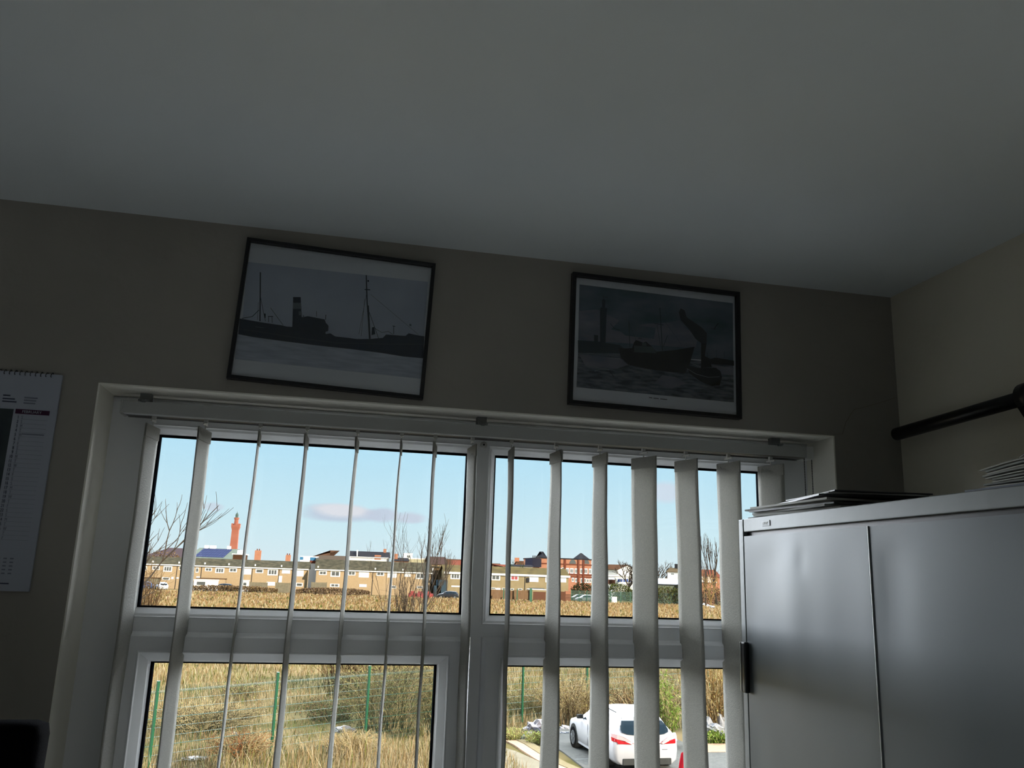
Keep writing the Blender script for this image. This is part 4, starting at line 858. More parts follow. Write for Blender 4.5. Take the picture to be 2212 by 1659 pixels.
class Bld:
    def __init__(s, name, label, cat, pl, pr, dl, dr, depth, eave, ridge, wm, rm, style='gable', over=.35, group=None, inset=0, ridge_px=None):
        dl *= 1.18; dr *= 1.18
        A = aty(pl, 1250, dl); B = aty(pr, 1250, dr); A.z = B.z = 0; s.A = A; s.L = (B-A).length; s.u = (B-A)/s.L; s.ang = atan2(s.u.y, s.u.x); s.n = Vector((-s.u.y, s.u.x, 0))
        s.t = thing(name, label, cat, A, s.ang, group); s.dep = depth; mid = (pl+pr)/2
        s.ze = s.loc(mid, eave)[1]
        s.zr = s.loc(ridge_px or mid, ridge, depth/2)[1] if ridge else s.ze
        L, D, e, r = s.L, depth, s.ze, s.zr
        MB_ = MB().box(0, L, 0, D, 0, e)
        if style == 'gable': MB_.add([(0, 0, e), (0, D, e), (0, D/2, r), (L, 0, e), (L, D, e), (L, D/2, r)], [(0, 1, 2), (3, 5, 4), (0, 2, 5, 3), (1, 4, 5, 2)])
        MB_.build('walls', wm, s.t)
        R_ = MB(); o = over; k = (r-e)/(D/2)
        if style == 'gable':
            for sg in (0, 1):
                y0, y1 = (-o, D/2) if not sg else (D+o, D/2); z0 = e-k*o
                R_.add([(-o, y0, z0+.02), (L+o, y0, z0+.02), (L+o, y1, r+.02), (-o, y1, r+.02), (-o, y0, z0+.16), (L+o, y0, z0+.16), (L+o, y1, r+.16), (-o, y1, r+.16)], [(0,3,2,1),(4,5,6,7),(0,1,5,4),(1,2,6,5),(2,3,7,6),(3,0,4,7)])
        elif style == 'hip':
            i_ = inset or D/2
            R_.add([(-o, -o, e), (L+o, -o, e), (L+o, D+o, e), (-o, D+o, e), (i_, D/2, r), (L-i_, D/2, r)], [(0, 1, 5, 4), (1, 2, 5), (2, 3, 4, 5), (3, 0, 4), (3, 2, 1, 0)])
        elif style == 'flat': R_.box(-o, L+o, -o, D+o, e, e+.3)
        elif style == 'half':       # hipped only at the left end
            R_.add([(-o, -o, e), (L+o, -o, e), (L+o, D+o, e), (-o, D+o, e), (inset, D/2, r), (L+o, D/2, r)], [(0, 1, 5, 4), (1, 2, 5), (2, 3, 4, 5), (3, 0, 4), (3, 2, 1, 0)])
        s.roof = R_.build('roof', rm, s.t)
    def loc(s, px, py, back=0):
        d = ray(px, py); P0 = s.A+s.n*back; k = (P0-CAM).dot(s.n)/d.dot(s.n); p = CAM+d*k-s.A; return p.dot(s.u), p.z
    def rect(s, a, b, c, d, m_, name, y0=-.06, y1=.02, parent=None):
        xm = (a+b)/2; ym_ = (c+d)/2; x0 = s.loc(a, ym_)[0]; x1 = s.loc(b, ym_)[0]; zt_ = s.loc(xm, c)[1]; zb_ = s.loc(xm, d)[1]
        return MB().box(x0, x1, y0, y1, zb_, zt_).build(name, m_, parent or s.t), (x0, x1, zb_, zt_)
    def window(s, a, b, c, d, panes=0, pm_=None, full=False):
        w, (x0, x1, z0, z1) = s.rect(a, b, c, d, M['whitepvc'], 'window')
        if panes:
            q = MB(); W_ = (x1-x0); hh = z1-z0
            for k in range(panes):
                u0 = x0+W_*(.10+.8*k/panes+.03); u1 = x0+W_*(.10+.8*(k+1)/panes-.03); q.box(u0, u1, -.075, -.05, z0+hh*.18, z1-hh*.18)
            q.build('panes', pm_ or M['pane'], w)
    def fascia(s, m_=None, h=.22): MB().box(-.3, s.L+.3, -.42, -.34, s.ze-.25, s.ze-.25+h).build('fascia', m_ or M['whitepvc'], s.t)
    def pipe(s, px, m_=None): x = s.loc(px, 1235)[0]; MB().box(x-.05, x+.05, -.12, -.02, 0, s.ze-.2).build('drainpipe', m_ or M['dish'], s.t)
    def flue(s, px, py): x, z = s.loc(px, py); MB().box(x-.13, x+.13, .2, .45, s.ze-.1, s.ze+.62).build('roof_flue', M['whitepvc'], s.t)
# left terrace
T1 = Bld('terraced_houses', 'long sandy-brick terrace with dark tiled roof, left of the brick gap', 'terrace', 250, 664, 160, 160, 8, 1222, 1208, M['brickA'], M['tileA']); T1.fascia()
for a, b, c, d, n in ((300,318,1223,1232,2),(329,345,1223,1231,2),(353,372,1222.5,1235,3),(387,394,1223,1231,1),(423,429,1226,1237,1),(443,458,1226.5,1234,2),(465,484.5,1226.5,1238,3),(495,512,1227,1236,2),(526,543,1227,1241,0),(552,569,1229,1238,1),(578,600,1229,1243,3),(609,627,1230,1239,0),(641,656,1229.5,1245,0)): T1.window(a, b, c, d, n)
for a, b, c, d, n in ((350,367,1247,1253,1),(370,375,1246,1251,0),(576,594,1257,1265,0),(639,654,1259,1267,1),(602,609,1244,1258,0),(424,432,1245,1249,0),(380,386,1247,1250,0)): T1.window(a, b, c, d, n)
for x in (382, 435, 545, 603): T1.pipe(x)
for x, y in ((329,1219),(386,1220),(442,1221),(494,1222),(551,1223),(608,1225)): T1.flue(x, y)
# middle terrace
T2 = Bld('terraced_houses', 'sandy-brick terrace in the middle, partly hidden by leafless saplings', 'terrace', 682, 930, 156, 156, 8, 1233, 1213.5, M['brickA'], M['tileA']); T2.fascia()
for a, b, c, d, n in ((689,706,1233,1242,2),(714,735,1232.5,1246,2),(751.5,768,1234,1243,2),(775,797,1234,1247.5,0),(813,830,1235,1244,2),(837,857,1235,1248,0),(873,888,1237,1246,0),(898,917,1238,1251,2)): T2.window(a, b, c, d, n)
for a, b, c, d, n in ((713,733,1261,1268,2),(776,792,1262,1268,0),(841,856,1265,1271,1),(900,914,1266,1271,1)): T2.window(a, b, c, d, n)
for x, y in ((687,1227),(811,1229),(871,1231)): T2.flue(x, y)
for x in (745, 806, 866): T2.pipe(x)
g1 = Bld('house', 'dark brown end house with pale frame between the middle and cream terraces', 'house', 934, 954, 158, 158, 6, 1226, None, mat('dark_brown_wall', (140, 116, 84), .9), M['tileA'], 'flat')
g1.rect(933, 935.5, 1226, 1262, M['whitepvc'], 'downpipe'); g1.rect(930, 962, 1261, 1262.5, M['concrete'], 'ledge')
# cream terrace
T3 = Bld('terraced_houses', 'cream-rendered terrace with mossy roof and white fascia, right of the mullion', 'terrace', 961.5, 1228, 152, 152, 8, 1241, 1226, M['brickC'], M['tileC']); T3.fascia(h=.42)
for a, b, c, d, n, pm_ in ((973,994,1239,1251,3,None),(1061,1080.5,1242,1253.5,2,None),(1102.5,1120,1243,1254,2,M['redpane']),(1143,1163,1246,1257,0,None),(1178,1195,1246,1258,2,None),(1210,1223,1246,1258,0,None),(975,994,1265,1268,0,None),(1060,1070,1269,1273,2,None),(1071,1081,1270,1274,0,None),(1084,1094,1270,1274,1,None),(1102,1110,1271,1275,1,None),(1119,1128,1271,1275,1,None)): T3.window(a, b, c, d, n, pm_)
T3.pipe(1134.5); 
q, (x0, x1, z0, z1) = T3.rect(1137, 1143, 1248, 1258, M['dish'], 'satellite_dish', -.3, -.2); T3.rect(1143, 1176, 1270, 1274, M['pane'], 'garage_lintel'); T3.rect(1146, 1176, 1274, 1275.6, M['whitepvc'], 'garage_band')
eb_ = MB().box(T3.L-.02, T3.L+.25, .3, T3.dep-.3, 0, T3.ze-.1).build('brick_end_wall', M['redbrick'], T3.t)
# behind the left terrace
w = Bld('warehouse', 'pale green warehouse with blue solar panels on its roof', 'warehouse', 400, 501, 300, 300, 30, 1206, 1184, M['corr'], M['corr'], 'half', inset=2, ridge_px=450)
k = (w.zr-w.ze)/(w.dep/2)
for c in range(11):
    x0_ = w.loc(418, 1195)[0]+c*(w.loc(482, 1195)[0]-w.loc(418, 1195)[0])/11
    for r_ in range(4):
        v0, v1 = .08+r_*.21, .08+r_*.21+.19; y0_, y1_ = v0*w.dep/2, v1*w.dep/2; x1_ = x0_+.92*(w.loc(482, 1195)[0]-w.loc(418, 1195)[0])/11
        sh = lambda v: 6*v*.35
        q_ = MB(); zz_ = lambda y: w.ze+k*y; q_.add([(x0_+sh(v0), y0_, zz_(y0_)+.02), (x1_+sh(v0), y0_, zz_(y0_)+.02), (x1_+sh(v1), y1_, zz_(y1_)+.02), (x0_+sh(v1), y1_, zz_(y1_)+.02)]+[(x0_+sh(v0), y0_, zz_(y0_)+.25), (x1_+sh(v0), y0_, zz_(y0_)+.25), (x1_+sh(v1), y1_, zz_(y1_)+.25), (x0_+sh(v1), y1_, zz_(y1_)+.25)], [(0,3,2,1),(4,5,6,7),(0,1,5,4),(1,2,6,5),(2,3,7,6),(3,0,4,7)]); q_.build('solar_panel', M['solar'], w.t)
for a, b in ((442, 450), (454, 466), (491, 498)):
    x0_, x1_ = w.loc(a, 1183, 15)[0], w.loc(b, 1183, 15)[0]; MB().box(x0_, x1_, 14, 17, w.zr-.3, w.zr+1.1).build('white_roof_cowl', M['whitepvc'], w.t)
w2 = Bld('warehouse', 'low grey barn-roofed warehouse at the left edge of the skyline', 'warehouse', 300, 396, 345, 345, 26, 1204, 1183, M['corr'], mat('purple_grey_roof', (100, 86, 88), .9), 'half', inset=9, ridge_px=360)
w3 = Bld('shed', 'small brown shed with a white roof right of the solar warehouse', 'shed', 498, 524, 250, 250, 10, 1198, None, M['browntile'], M['whitepvc'], 'flat'); w3.rect(512, 523, 1188, 1196, M['whitepvc'], 'rooftop_cabin', 1, 5)
# dock tower
D_ = 1390; p = H(503, 1200, D_); tw_ = thing('dock_tower', 'tall slender red-brick dock tower on the left skyline', 'tower', (p.x, D_, 0))
u = D_/FPX/cos(YAW)*1.0
tb = mat('tower_brick', (216, 142, 120), .9, rgb2=(206, 130, 108), scale=.08)
z1, z2, z3, z4 = H(503,1141,D_).z, H(503,1134,D_).z, H(505,1120,D_).z, H(506,1104,D_).z
hw = 5.0
b = MB(); b.add([(-hw-1, -hw-1, 0), (hw+1, -hw-1, 0), (hw+1, hw+1, 0), (-hw-1, hw+1, 0), (-hw, -hw, z1), (hw, -hw, z1), (hw, hw, z1), (-hw, hw, z1)], [(0,3,2,1),(4,5,6,7),(0,1,5,4),(1,2,6,5),(2,3,7,6),(3,0,4,7)]); b.build('tower_shaft', tb, tw_)
h2 = hw*1.28; b = MB(); b.add([(-hw, -hw, z1-3), (hw, -hw, z1-3), (hw, hw, z1-3), (-hw, hw, z1-3), (-h2, -h2, z1+2), (h2, -h2, z1+2), (h2, h2, z1+2), (-h2, h2, z1+2)], [(0,3,2,1),(4,5,6,7),(0,1,5,4),(1,2,6,5),(2,3,7,6),(3,0,4,7)])
b.box(-h2, h2, -h2, h2, z1+2, z2)
for sx in (-1, 1):
    for sy in (-1, 1): b.box(sx*h2*.8-1.3, sx*h2*.8+1.3, sy*h2*.8-1.3, sy*h2*.8+1.3, z2, z2+2.2)
b.build('balcony', tb, tw_)
b = MB(); b.lathe((0, 0, 0), [(3.4, z2), (3.0, z3-2), (3.9, z3), (3.9, z3+1.5)], 8); b.build('upper_turret', tb, tw_)
b = MB(); b.lathe((0, 0, 0), [(2.3, z3+1.5), (2.2, z3+5), (2.6, z3+5.5), (1.4, z3+8), (.3, z4-2), (.15, z4)], 8); b.build('lantern', mat('verdigris_lantern', (116, 140, 134), .7), tw_)
# other skyline buildings
def chimney(px, py, y, h, label, w_=.55):
    y *= 1.18
    p = H(px, py, y); MB_ = MB().box(-w_, w_, -.4, .4, 0, p.z); o = MB_.build('chimney_stack', M['redbrick'], loc=(p.x, y, 0)); tag(o, label, 'chimney')
    for k in (-.25, .25): MB().lathe((k, 0, p.z), [(.14, 0), (.11, .4)], 8).build('chimney_pot', M['redtile'], o)
chimney(558, 1189, 185, 2, 'red-brick chimney above the left terrace, taller of the two', .75); chimney(623, 1199, 185, 1, 'shorter red-brick chimney above the left terrace', .6)
b = Bld('house', 'house with big brown hipped roof above the gap between terraces', 'house', 652, 706, 200, 200, 12, 1208, 1188, M['redbrick'], M['browntile'], 'half', inset=9.5, ridge_px=693)
b.rect(676, 706, 1203, 1208, M['whitepvc'], 'gutter_board')
b = Bld('billboard', 'blue and white sign hoarding above the gap between terraces', 'sign', 645, 685, 190, 190, .4, 1204, None, M['whitepvc'], M['whitepvc'], 'flat', over=.02); b.rect(648, 655, 1203, 1209, M['sign'], 'blue_panel'); b.rect(670, 682, 1204, 1211, M['sign'], 'blue_panel'); b.rect(669, 685, 1211, 1217, M['redtile'], 'red_band')
b = Bld('shop', 'low grey-roofed building left of the white houses', 'building', 688, 743, 185, 185, 8, 1210, 1201.5, M['darkclad'], M['corr'].copy() if 0 else mat('grey_brown_roof', (104, 90, 76), .9))
b = Bld('house', 'pair of white houses with dark roof on the skyline', 'house', 753, 838, 215, 215, 9, 1203, 1192.5, M['white'], M['slate']); b.rect(809, 823, 1199, 1209, M['redbrick'], 'brick_bay'); b.fascia()
x_ = b.loc(837, 1192)[0]; MB().box(x_-.9, x_-.1, 3.9, 5.2, b.zr-.5, b.zr+1.1).build('chimney', M['redbrick'], b.t)
x_ = b.loc(772, 1192)[0]; MB().box(x_-.15, x_+.15, -.3, 4.4, b.ze-.2, b.zr+.35).build('party_wall', M['whitepvc'], b.t)
b = Bld('house', 'slate-roofed house with red gable behind the saplings', 'house', 850, 880, 210, 210, 9, 1212, 1206, M['redbrick'], M['slate']); x_ = b.loc(857, 1200)[0]; MB().box(x_-.5, x_+.5, 2, 3, b.ze, b.zr+1.2).build('chimney', M['redbrick'], b.t)
b = Bld('building', 'white flat-roofed building with one dark window above the middle terrace', 'building', 871, 888, 230, 230, 6, 1197, None, M['white'], M['white'], 'flat', over=.05); b.window(878, 887, 1198, 1206, 2)
b = Bld('building', 'long low pale building above the middle terrace, beside the saplings', 'building', 876, 928, 220, 220, 6, 1208, None, mat('pale_yellow_wall', (226, 218, 178), .9), M['white'], 'flat', over=.05)
b = Bld('house', 'house with grey-brown roof above the dark end house', 'house', 925, 962, 185, 185, 9, 1219, 1204, M['brickA'], mat('grey_plum_roof', (98, 78, 72), .9))
b = Bld('house', 'house with red-tiled dormer roof behind the cream terrace', 'house', 952, 1035, 200, 198, 10, 1222, 1209.5, M['brickC'], M['browntile']); k = (b.zr-b.ze)/(b.dep/2); x0_, x1_ = b.loc(974, 1215)[0], b.loc(1030, 1215)[0]
rr = MB(); rr.add([(x0_, -.3, b.ze-.3*k+.2), (x1_, -.3, b.ze-.3*k+.2), (x1_, b.dep*.4, b.ze+k*b.dep*.4+.2), (x0_, b.dep*.4, b.ze+k*b.dep*.4+.2)], [(0, 1, 2, 3)]); rr.build('red_tile_patch', M['redtile'], b.t)
b = Bld('house', 'distant brown hip-roofed house between the mullion and the thin slat', 'house', 1058, 1082, 260, 260, 9, 1224, 1217, M['brickA'], M['browntile'], 'hip'); 
b = Bld('house', 'distant small red-roofed house beside the thin slat', 'house', 1080, 1096, 250, 250, 9, 1226, 1219.5, M['white'], M['redtile'], 'hip')
b = Bld('house', 'brown house with two chimneys left of the dark-clad school wing', 'house', 1121, 1147, 240, 240, 9, 1225, 1213, M['redbrick'], M['browntile'])
for x in (1123, 1144): q_ = b.loc(x, 1210)[0]; MB().box(q_-.7, q_+.7, 4, 5.4, b.zr-.5, b.zr+1.2).build('chimney', M['redbrick'], b.t)
b = Bld('shed', 'low cream outbuildings with a dark roof above the cream terrace', 'shed', 1104, 1150, 198, 198, 6, 1224, 1221, M['white'], M['slate'])
# school
S = Bld('school', 'large red-brick Victorian school with white sash windows and arched gables', 'school', 1165, 1277, 215, 215, 22, 1208, None, M['redbrick'], M['slate'], 'flat', over=.2)
S.rect(1147, 1166, 1207, 1225, M['darkclad'], 'dark_clad_wing', -2, 8)
tz_ = S.loc(1158, 1207)[1]
for k in range(6): x_ = S.loc(1148+3*k, 1206)[0]; MB().box(x_-.1, x_+.1, -1.9, -1.7, tz_, tz_+.9).build('roof_railing_post', M['dish'], S.t)
for a, b_, c, d in ((1206,1218,1227,1239),(1219,1229,1227,1239),(1231,1239,1227.5,1239),(1241,1247,1228,1239.5),(1253,1258,1228,1240),(1261,1269,1228,1240),(1272,1277,1228.5,1240.5),(1214,1220,1226,1237),(1235,1240,1248,1257),(1242,1247,1249,1258),(1254,1259,1249,1259),(1260,1266,1249,1259),(1267,1272,1250,1259),(1273,1277,1250,1259)): S.window(a, b_, c, d, 3)
for px in (1237, 1266):
    x_, z_ = S.loc(px, 1218); q_ = MB(); r_ = 2.1*.45*2.2/2
    q_.prism([(x_+r_*cos(a), z_+r_*1.3*sin(a)) for a in [pi*j/10 for j in range(11)]], -.1, .02); q_.build('arched_window', M['pane'], S.t)
for c, hgt in ((1219.5, .35), (1241, .5), (1246, .4)):
    x_, z_ = S.loc(1240, c); MB().box(-.1, S.L+.1, -.18, .02, z_-hgt/2, z_+hgt/2).build('string_course', M['redtile'], S.t)
for px in (1220, 1249, 1260): x_ = S.loc(px, 1230)[0]; MB().box(x_-.3, x_+.3, -.3, .02, 0, S.ze).build('brick_pilaster', M['redtile'], S.t)
for a, b_ in ((1252, 1276), (1170, 1184)):
    x0_, x1_ = S.loc(a, 1206)[0], S.loc(b_, 1206)[0]; z_ = S.ze+.3; q_ = MB(); q_.add([(x0_, 1, z_), (x1_, 1, z_), (x1_, 8, z_), (x0_, 8, z_), (x0_+1.6, 4.5, z_+1.9), (x1_-1.6, 4.5, z_+1.9)], [(0, 1, 5, 4), (1, 2, 5), (2, 3, 4, 5), (3, 0, 4)]); q_.build('slate_turret_roof', M['slate'], S.t)
# right-hand buildings
b = Bld('house', 'white house with brown roof between two slats, right of the school', 'house', 1296, 1334, 190, 186, 9, 1230, 1220.5, M['white'], M['browntile'])
b = Bld('bungalow', 'white flat bungalow with four blue window panels', 'bungalow', 1328, 1385, 168, 168, 8, 1246, None, M['white'], M['white'], 'flat', over=.3)
for a in (1334, 1340, 1346.5, 1352.5, 1359): b.rect(a, a+4.6, 1251, 1257, M['bluep'], 'blue_panel')
b.rect(1313, 1326, 1252, 1262, M['woodb'], 'brown_lean_to', -1, 3)
b = Bld('house', 'white house with grey gable and chimney pots, between the right-hand slats', 'house', 1442, 1475, 180, 178, 9, 1236, 1228, M['white'], mat('olive_brown_roof', (116, 100, 76), .9)); b.window(1449, 1457, 1238, 1242, 2)
MB().box(-.15, .05, .1, b.dep-.1, 0, b.ze-.1).build('grey_gable_wall', mat('blue_grey_gable', (130, 136, 154), .9), b.t)
x_ = b.loc(1455, 1225)[0]; MB().box(x_-.6, x_+.6, 3.8, 5.2, b.zr-.4, b.zr+1.2).build('chimney', M['dish'], b.t)
b = Bld('metal_shed', 'long low building with curved grey metal roof at the right', 'shed', 1405, 1476, 156, 156, 8, 1262, 1253, M['corr'], M['greymetal'], over=.5)
b = Bld('metal_shed', 'white flat shed roof behind the curved grey metal roof', 'shed', 1400, 1470, 172, 172, 8, 1252, None, M['white'], M['white'], 'flat', over=.4)
b = Bld('house', 'low orange-brick houses behind the upright poplars', 'house', 1508, 1545, 150, 150, 8, 1258, 1247, M['redbrick'], mat('pale_tile', (214, 190, 168), .9)); b = Bld('house', 'distant brick house with red roof seen through the poplar branches', 'house', 1516, 1556, 185, 185, 8, 1246, 1232, M['redbrick'], M['redtile'])
# yards, fences and bits in front of the terraces
def panel(name, label, cat, a, b_, c, d, y, m_, boards=0, post=None):
    y *= 1.2
    P0 = aty(a, c, y); P1 = aty(b_, c, y); zt_ = aty((a+b_)/2, c, y).z; L = P1.x-P0.x
    t = thing(name, label, cat, (P0.x, y, 0)); n = max(1, int(L/1.83)); w_ = L/n
    for k in range(n):
        q_ = MB(); q_.box(k*w_+.05, (k+1)*w_-.05, -.03, .03, 0, zt_*(1-.03*(k % 2)))
        for j in range(6): q_.box(k*w_+.08+j*(w_-.2)/6, k*w_+.1+j*(w_-.2)/6, -.05, .05, 0, zt_*.97)
        q_.build('fence_panel', m_, t)
    for k in range(n+1): MB().box(k*w_-.06, k*w_+.06, -.06, .06, 0, zt_*1.04).build('fence_post', post or m_, t)
    return t
panel('garden_fence', 'pale concrete garden fence below the left terrace, middle stretch', 'fence', 540, 578, 1258, 1276, 152, M['concrete']); panel('garden_fence', 'pale concrete garden fence at the right part of the left terrace', 'fence', 596, 627, 1259, 1276, 152, M['concrete'])
panel('garden_fence', 'grey-green concrete fence at the left end of the middle terrace', 'fence', 673, 706, 1258, 1276, 148, M['concrete']); panel('garden_fence', 'brown weathered fence left of centre below the left terrace', 'fence', 440, 468, 1262, 1276, 151, M['wood'])
panel('garden_fence', 'orange-brown wooden fence below the cream terrace, beside the mullion', 'fence', 1056, 1110, 1274.5, 1296, 143, M['wood']); panel('garden_fence', 'orange-brown wooden fence left of the thick green post', 'fence', 1112, 1145, 1275, 1296, 142.5, M['wood'])
panel('garden_fence', 'dark brown boarded fence beside the brick garage', 'fence', 1211, 1221, 1278, 1298, 143, M['woodb'])
def block(name, label, cat, a, b_, c, y, dpt, m_, rm=None, extra=None):
    y *= 1.2
    P0 = aty(a, c, y); P1 = aty(b_, c, y); zt_ = aty((a+b_)/2, c, y).z; L = P1.x-P0.x; t = thing(name, label, cat, (P0.x, y, 0))
    MB().box(0, L, 0, dpt, 0, zt_).build('walls', m_, t); MB().box(-.1, L+.1, -.1, dpt+.1, zt_, zt_+.12).build('roof', rm or m_, t); return t, L, zt_
t, L, z_ = block('garage', 'garage with a wide brown door behind the thick green post', 'garage', 1150, 1181, 1274.5, 141.5, 5, M['brickC'], M['whitepvc']); MB().box(.2, L-.2, -.05, 0, 0, z_-.35).build('garage_door', M['woodb'], t)
block('brick_wall', 'short orange-brick wall at the end of the cream terrace', 'wall', 1222, 1234, 1278, 145, .3, M['redbrick'])
t, L, z_ = block('caravan', 'long white caravan in the gardens of the left terrace', 'caravan', 419, 469, 1253.5, 150, 2.4, M['white'], M['whitepvc']); MB().box(.6, 2.2, -.03, 0, z_*.55, z_*.85).build('caravan_window', M['pane'], t)
block('lean_to', 'brown lean-to roof behind the white caravan', 'shed', 424, 486, 1250.5, 154, 3, M['brickA'], M['browntile'])
t, L, z_ = block('garden_shed', 'grey-white flat garden shed at the left end of the left terrace', 'shed', 308, 341, 1249, 155, 3, M['concrete'], M['browntile']); MB().box(L*.35, L*.6, -.04, 0, 0, z_*.75).build('shed_door', M['pane'], t)
t, L, z_ = block('van', 'white van beside the dark gap between the terraces', 'van', 524, 535, 1255, 151, 4, M['white'], M['white']); MB().box(.2, L-.2, -.03, 0, z_*.6, z_*.85).build('rear_window', M['pane'], t)
for k, (a, y_) in enumerate(((541.5, 152), (553, 152))):
    p = H(a, 1275, 180); o = MB().box(-.3, .3, -.3, .3, 0, 1.05).box(-.33, .33, -.36, .33, 1.05, 1.15).build('wheelie_bin', M['dark_plastic'], loc=(p.x, 180, 0)); tag(o, ('dark wheelie bin with a pale lid mark by the concrete fence', 'right-hand dark wheelie bin by the concrete fence')[k], 'bin')
for a, w_, lab in ((891, .8, 'left'), (908, 1.0, 'middle'), (927, .8, 'right')):
    p = H(a, 1282, 172); o = MB().box(-w_, w_, -.3, .3, 0, .9).box(-w_*.5, w_*.4, -.31, .28, .9, 1.3).build('red_crate', mat('red_plastic', (208, 74, 74), .5), loc=(p.x, 172, 0)); tag(o, 'red heap glimpsed through the thicket, %s of three' % lab, 'crate')
p = H(953, 1290, 180); o = MB().box(-1.1, 1.1, -.8, .8, 0, 3.6).box(-1.6, -.2, -.8, .8, 0, 2.4).build('tarpaulin_stack', mat('blue_grey_tarp', (86, 108, 122), .7), loc=(p.x, 180, 0)); tag(o, 'blue-grey covered stack by the dark end house', 'stack')
# far green fence, posts
fg = thing('far_mesh_fence', 'distant green mesh fence right of the cream terrace', 'fence', (0, 172, 0))
ff = [1234, 1251, 1268, 1285, 1302, 1319, 1341, 1362, 1385, 1405, 1425, 1445, 1465, 1485, 1505, 1525, 1545, 1565]
for a, b_ in zip(ff, ff[1:]):
    x0_, x1_ = H(a, 1280, 172).x, H(b_, 1280, 172).x; q_ = MB()
    for j in range(26): u_ = x0_+(x1_-x0_)*j/26; q_.box(u_-.012, u_+.012, -.012, .012, 0, 2.35)
    for z_ in (.1, .8, 1.6, 2.3): q_.box(x0_, x1_, -.02, .02, z_-.02, z_+.02)
    q_.build('mesh_panel', M['wire'], fg); MB().box(x0_-.05, x0_+.05, -.05, .05, 0, 2.45).build('fence_post', M['green'], fg)
for a, c, y, lab, w_ in ((1088.5, 1273, 168, 'thin green steel post against the wooden fence beside the thin slat', .09), (1117.5, 1273, 167, 'thin dark green post in the middle of the wooden fence', .09), (1147, 1272, 157, 'thick green steel post in front of the brown garage', .2)):
    p = H(a, c, y); o = MB().box(-w_, w_, -w_, w_, 0, p.z).box(-w_*1.2, w_*1.2, -w_*1.2, w_*1.2, p.z, p.z+.05).build('steel_post', M['green'], loc=(p.x, y, 0)); tag(o, lab, 'post')
o = MB().box(-.55, .55, -.3, .3, .0, .15).box(-.5, .5, -.25, .25, .15, 1.35).build('utility_cabinet', M['white'], loc=(H(1327, 1290, 170).x, 170, 0)); tag(o, 'small white utility cabinet before the far green fence', 'cabinet')
def lump(name, label, cat, x, y, s, m_, z=0., seed=1):
    R = random.Random(seed); b = bmesh.new(); bmesh.ops.create_icosphere(b, subdivisions=3, radius=1)
    for v in b.verts: q_ = 1+.22*sin(v.co.x*5+seed)*cos(v.co.y*4)+.14*sin(v.co.z*9+v.co.x*7+seed)+R.uniform(-.06, .06); v.co = Vector((v.co.x*s[0]*q_, v.co.y*s[1]*q_, max(-.15, v.co.z)*s[2]*q_))
    me = bpy.data.meshes.new(name); b.to_mesh(me); b.free(); me.materials.append(m_); o = bpy.data.objects.new(name, me); COL.objects.link(o); o.location = (x, y, z+s[2]*.15); return tag(o, label, cat)
wb = mat('white_plastic_bag', (228, 230, 234), .5); sheetm = mat('grey_polythene', (170, 164, 168), .35); lb = mat('light_blue_plastic', (150, 180, 220), .5)
p = H(1556, 1570, 24); lump('white_bag', 'large crumpled white sack right of the golden shrub', 'bag', p.x+.1, 24, (.32, .3, .62), wb, 0, 3)
p = H(1527, 1568, 24); lump('white_bag', 'small white bag left of the golden shrub', 'bag', p.x, 24, (.2, .2, .42), wb, .2, 5)
p = H(1544, 1578, 23.7); lump('white_bag', 'flattened white bag at the foot of the golden shrub', 'bag', p.x, 23.7, (.26, .2, .16), wb, .35, 6)
p = atz(1163, 1590); lump('plastic_sheet', 'crumpled translucent grey sheet at the car park corner', 'sheet', p.x+.1, p.y+.2, (.5, .4, .38), sheetm, 0, 7)
p = atz(1132, 1600); lump('plastic_bottle', 'pale blue litter item on the verge by the paving', 'litter', p.x, p.y, (.09, .07, .12), lb, .02, 8)
p = atz(1219, 1576); lump('litter', 'white litter on the verge beside the white car', 'litter', p.x, p.y, (.16, .12, .12), wb, 0, 9); p = atz(1218, 1586); lump('litter', 'small white scrap at the edge of the car park', 'litter', p.x, p.y, (.16, .06, .04), wb, .03, 10)
p = atz(503, 1590); lump('litter', 'bright white litter in the mossy grass left of the second green post', 'litter', p.x, p.y, (.12, .1, .1), wb, 0, 11); p = atz(424, 1642); lump('litter', 'pale blue plastic scrap in the shaded grass near the first post', 'litter', p.x, p.y, (.3, .16, .06), wb, .02, 12)
p = atz(745, 1580); lump('litter', 'blue-grey litter heap beside the third green post', 'litter', p.x, p.y, (.35, .2, .14), sheetm, 0, 13)
for k, (a, c) in enumerate(((1521, 1306), (1530, 1309), (1538, 1312))): p = atz(a, c+4); lump('rubble', 'pale rubble pile beneath the upright poplars, %s of three' % ('left', 'middle', 'right')[k], 'rubble', p.x, p.y, (.5, .4, .55), wb, 0, 20+k)
# street lamps / masts on the skyline are too thin to read and are left to the far trees

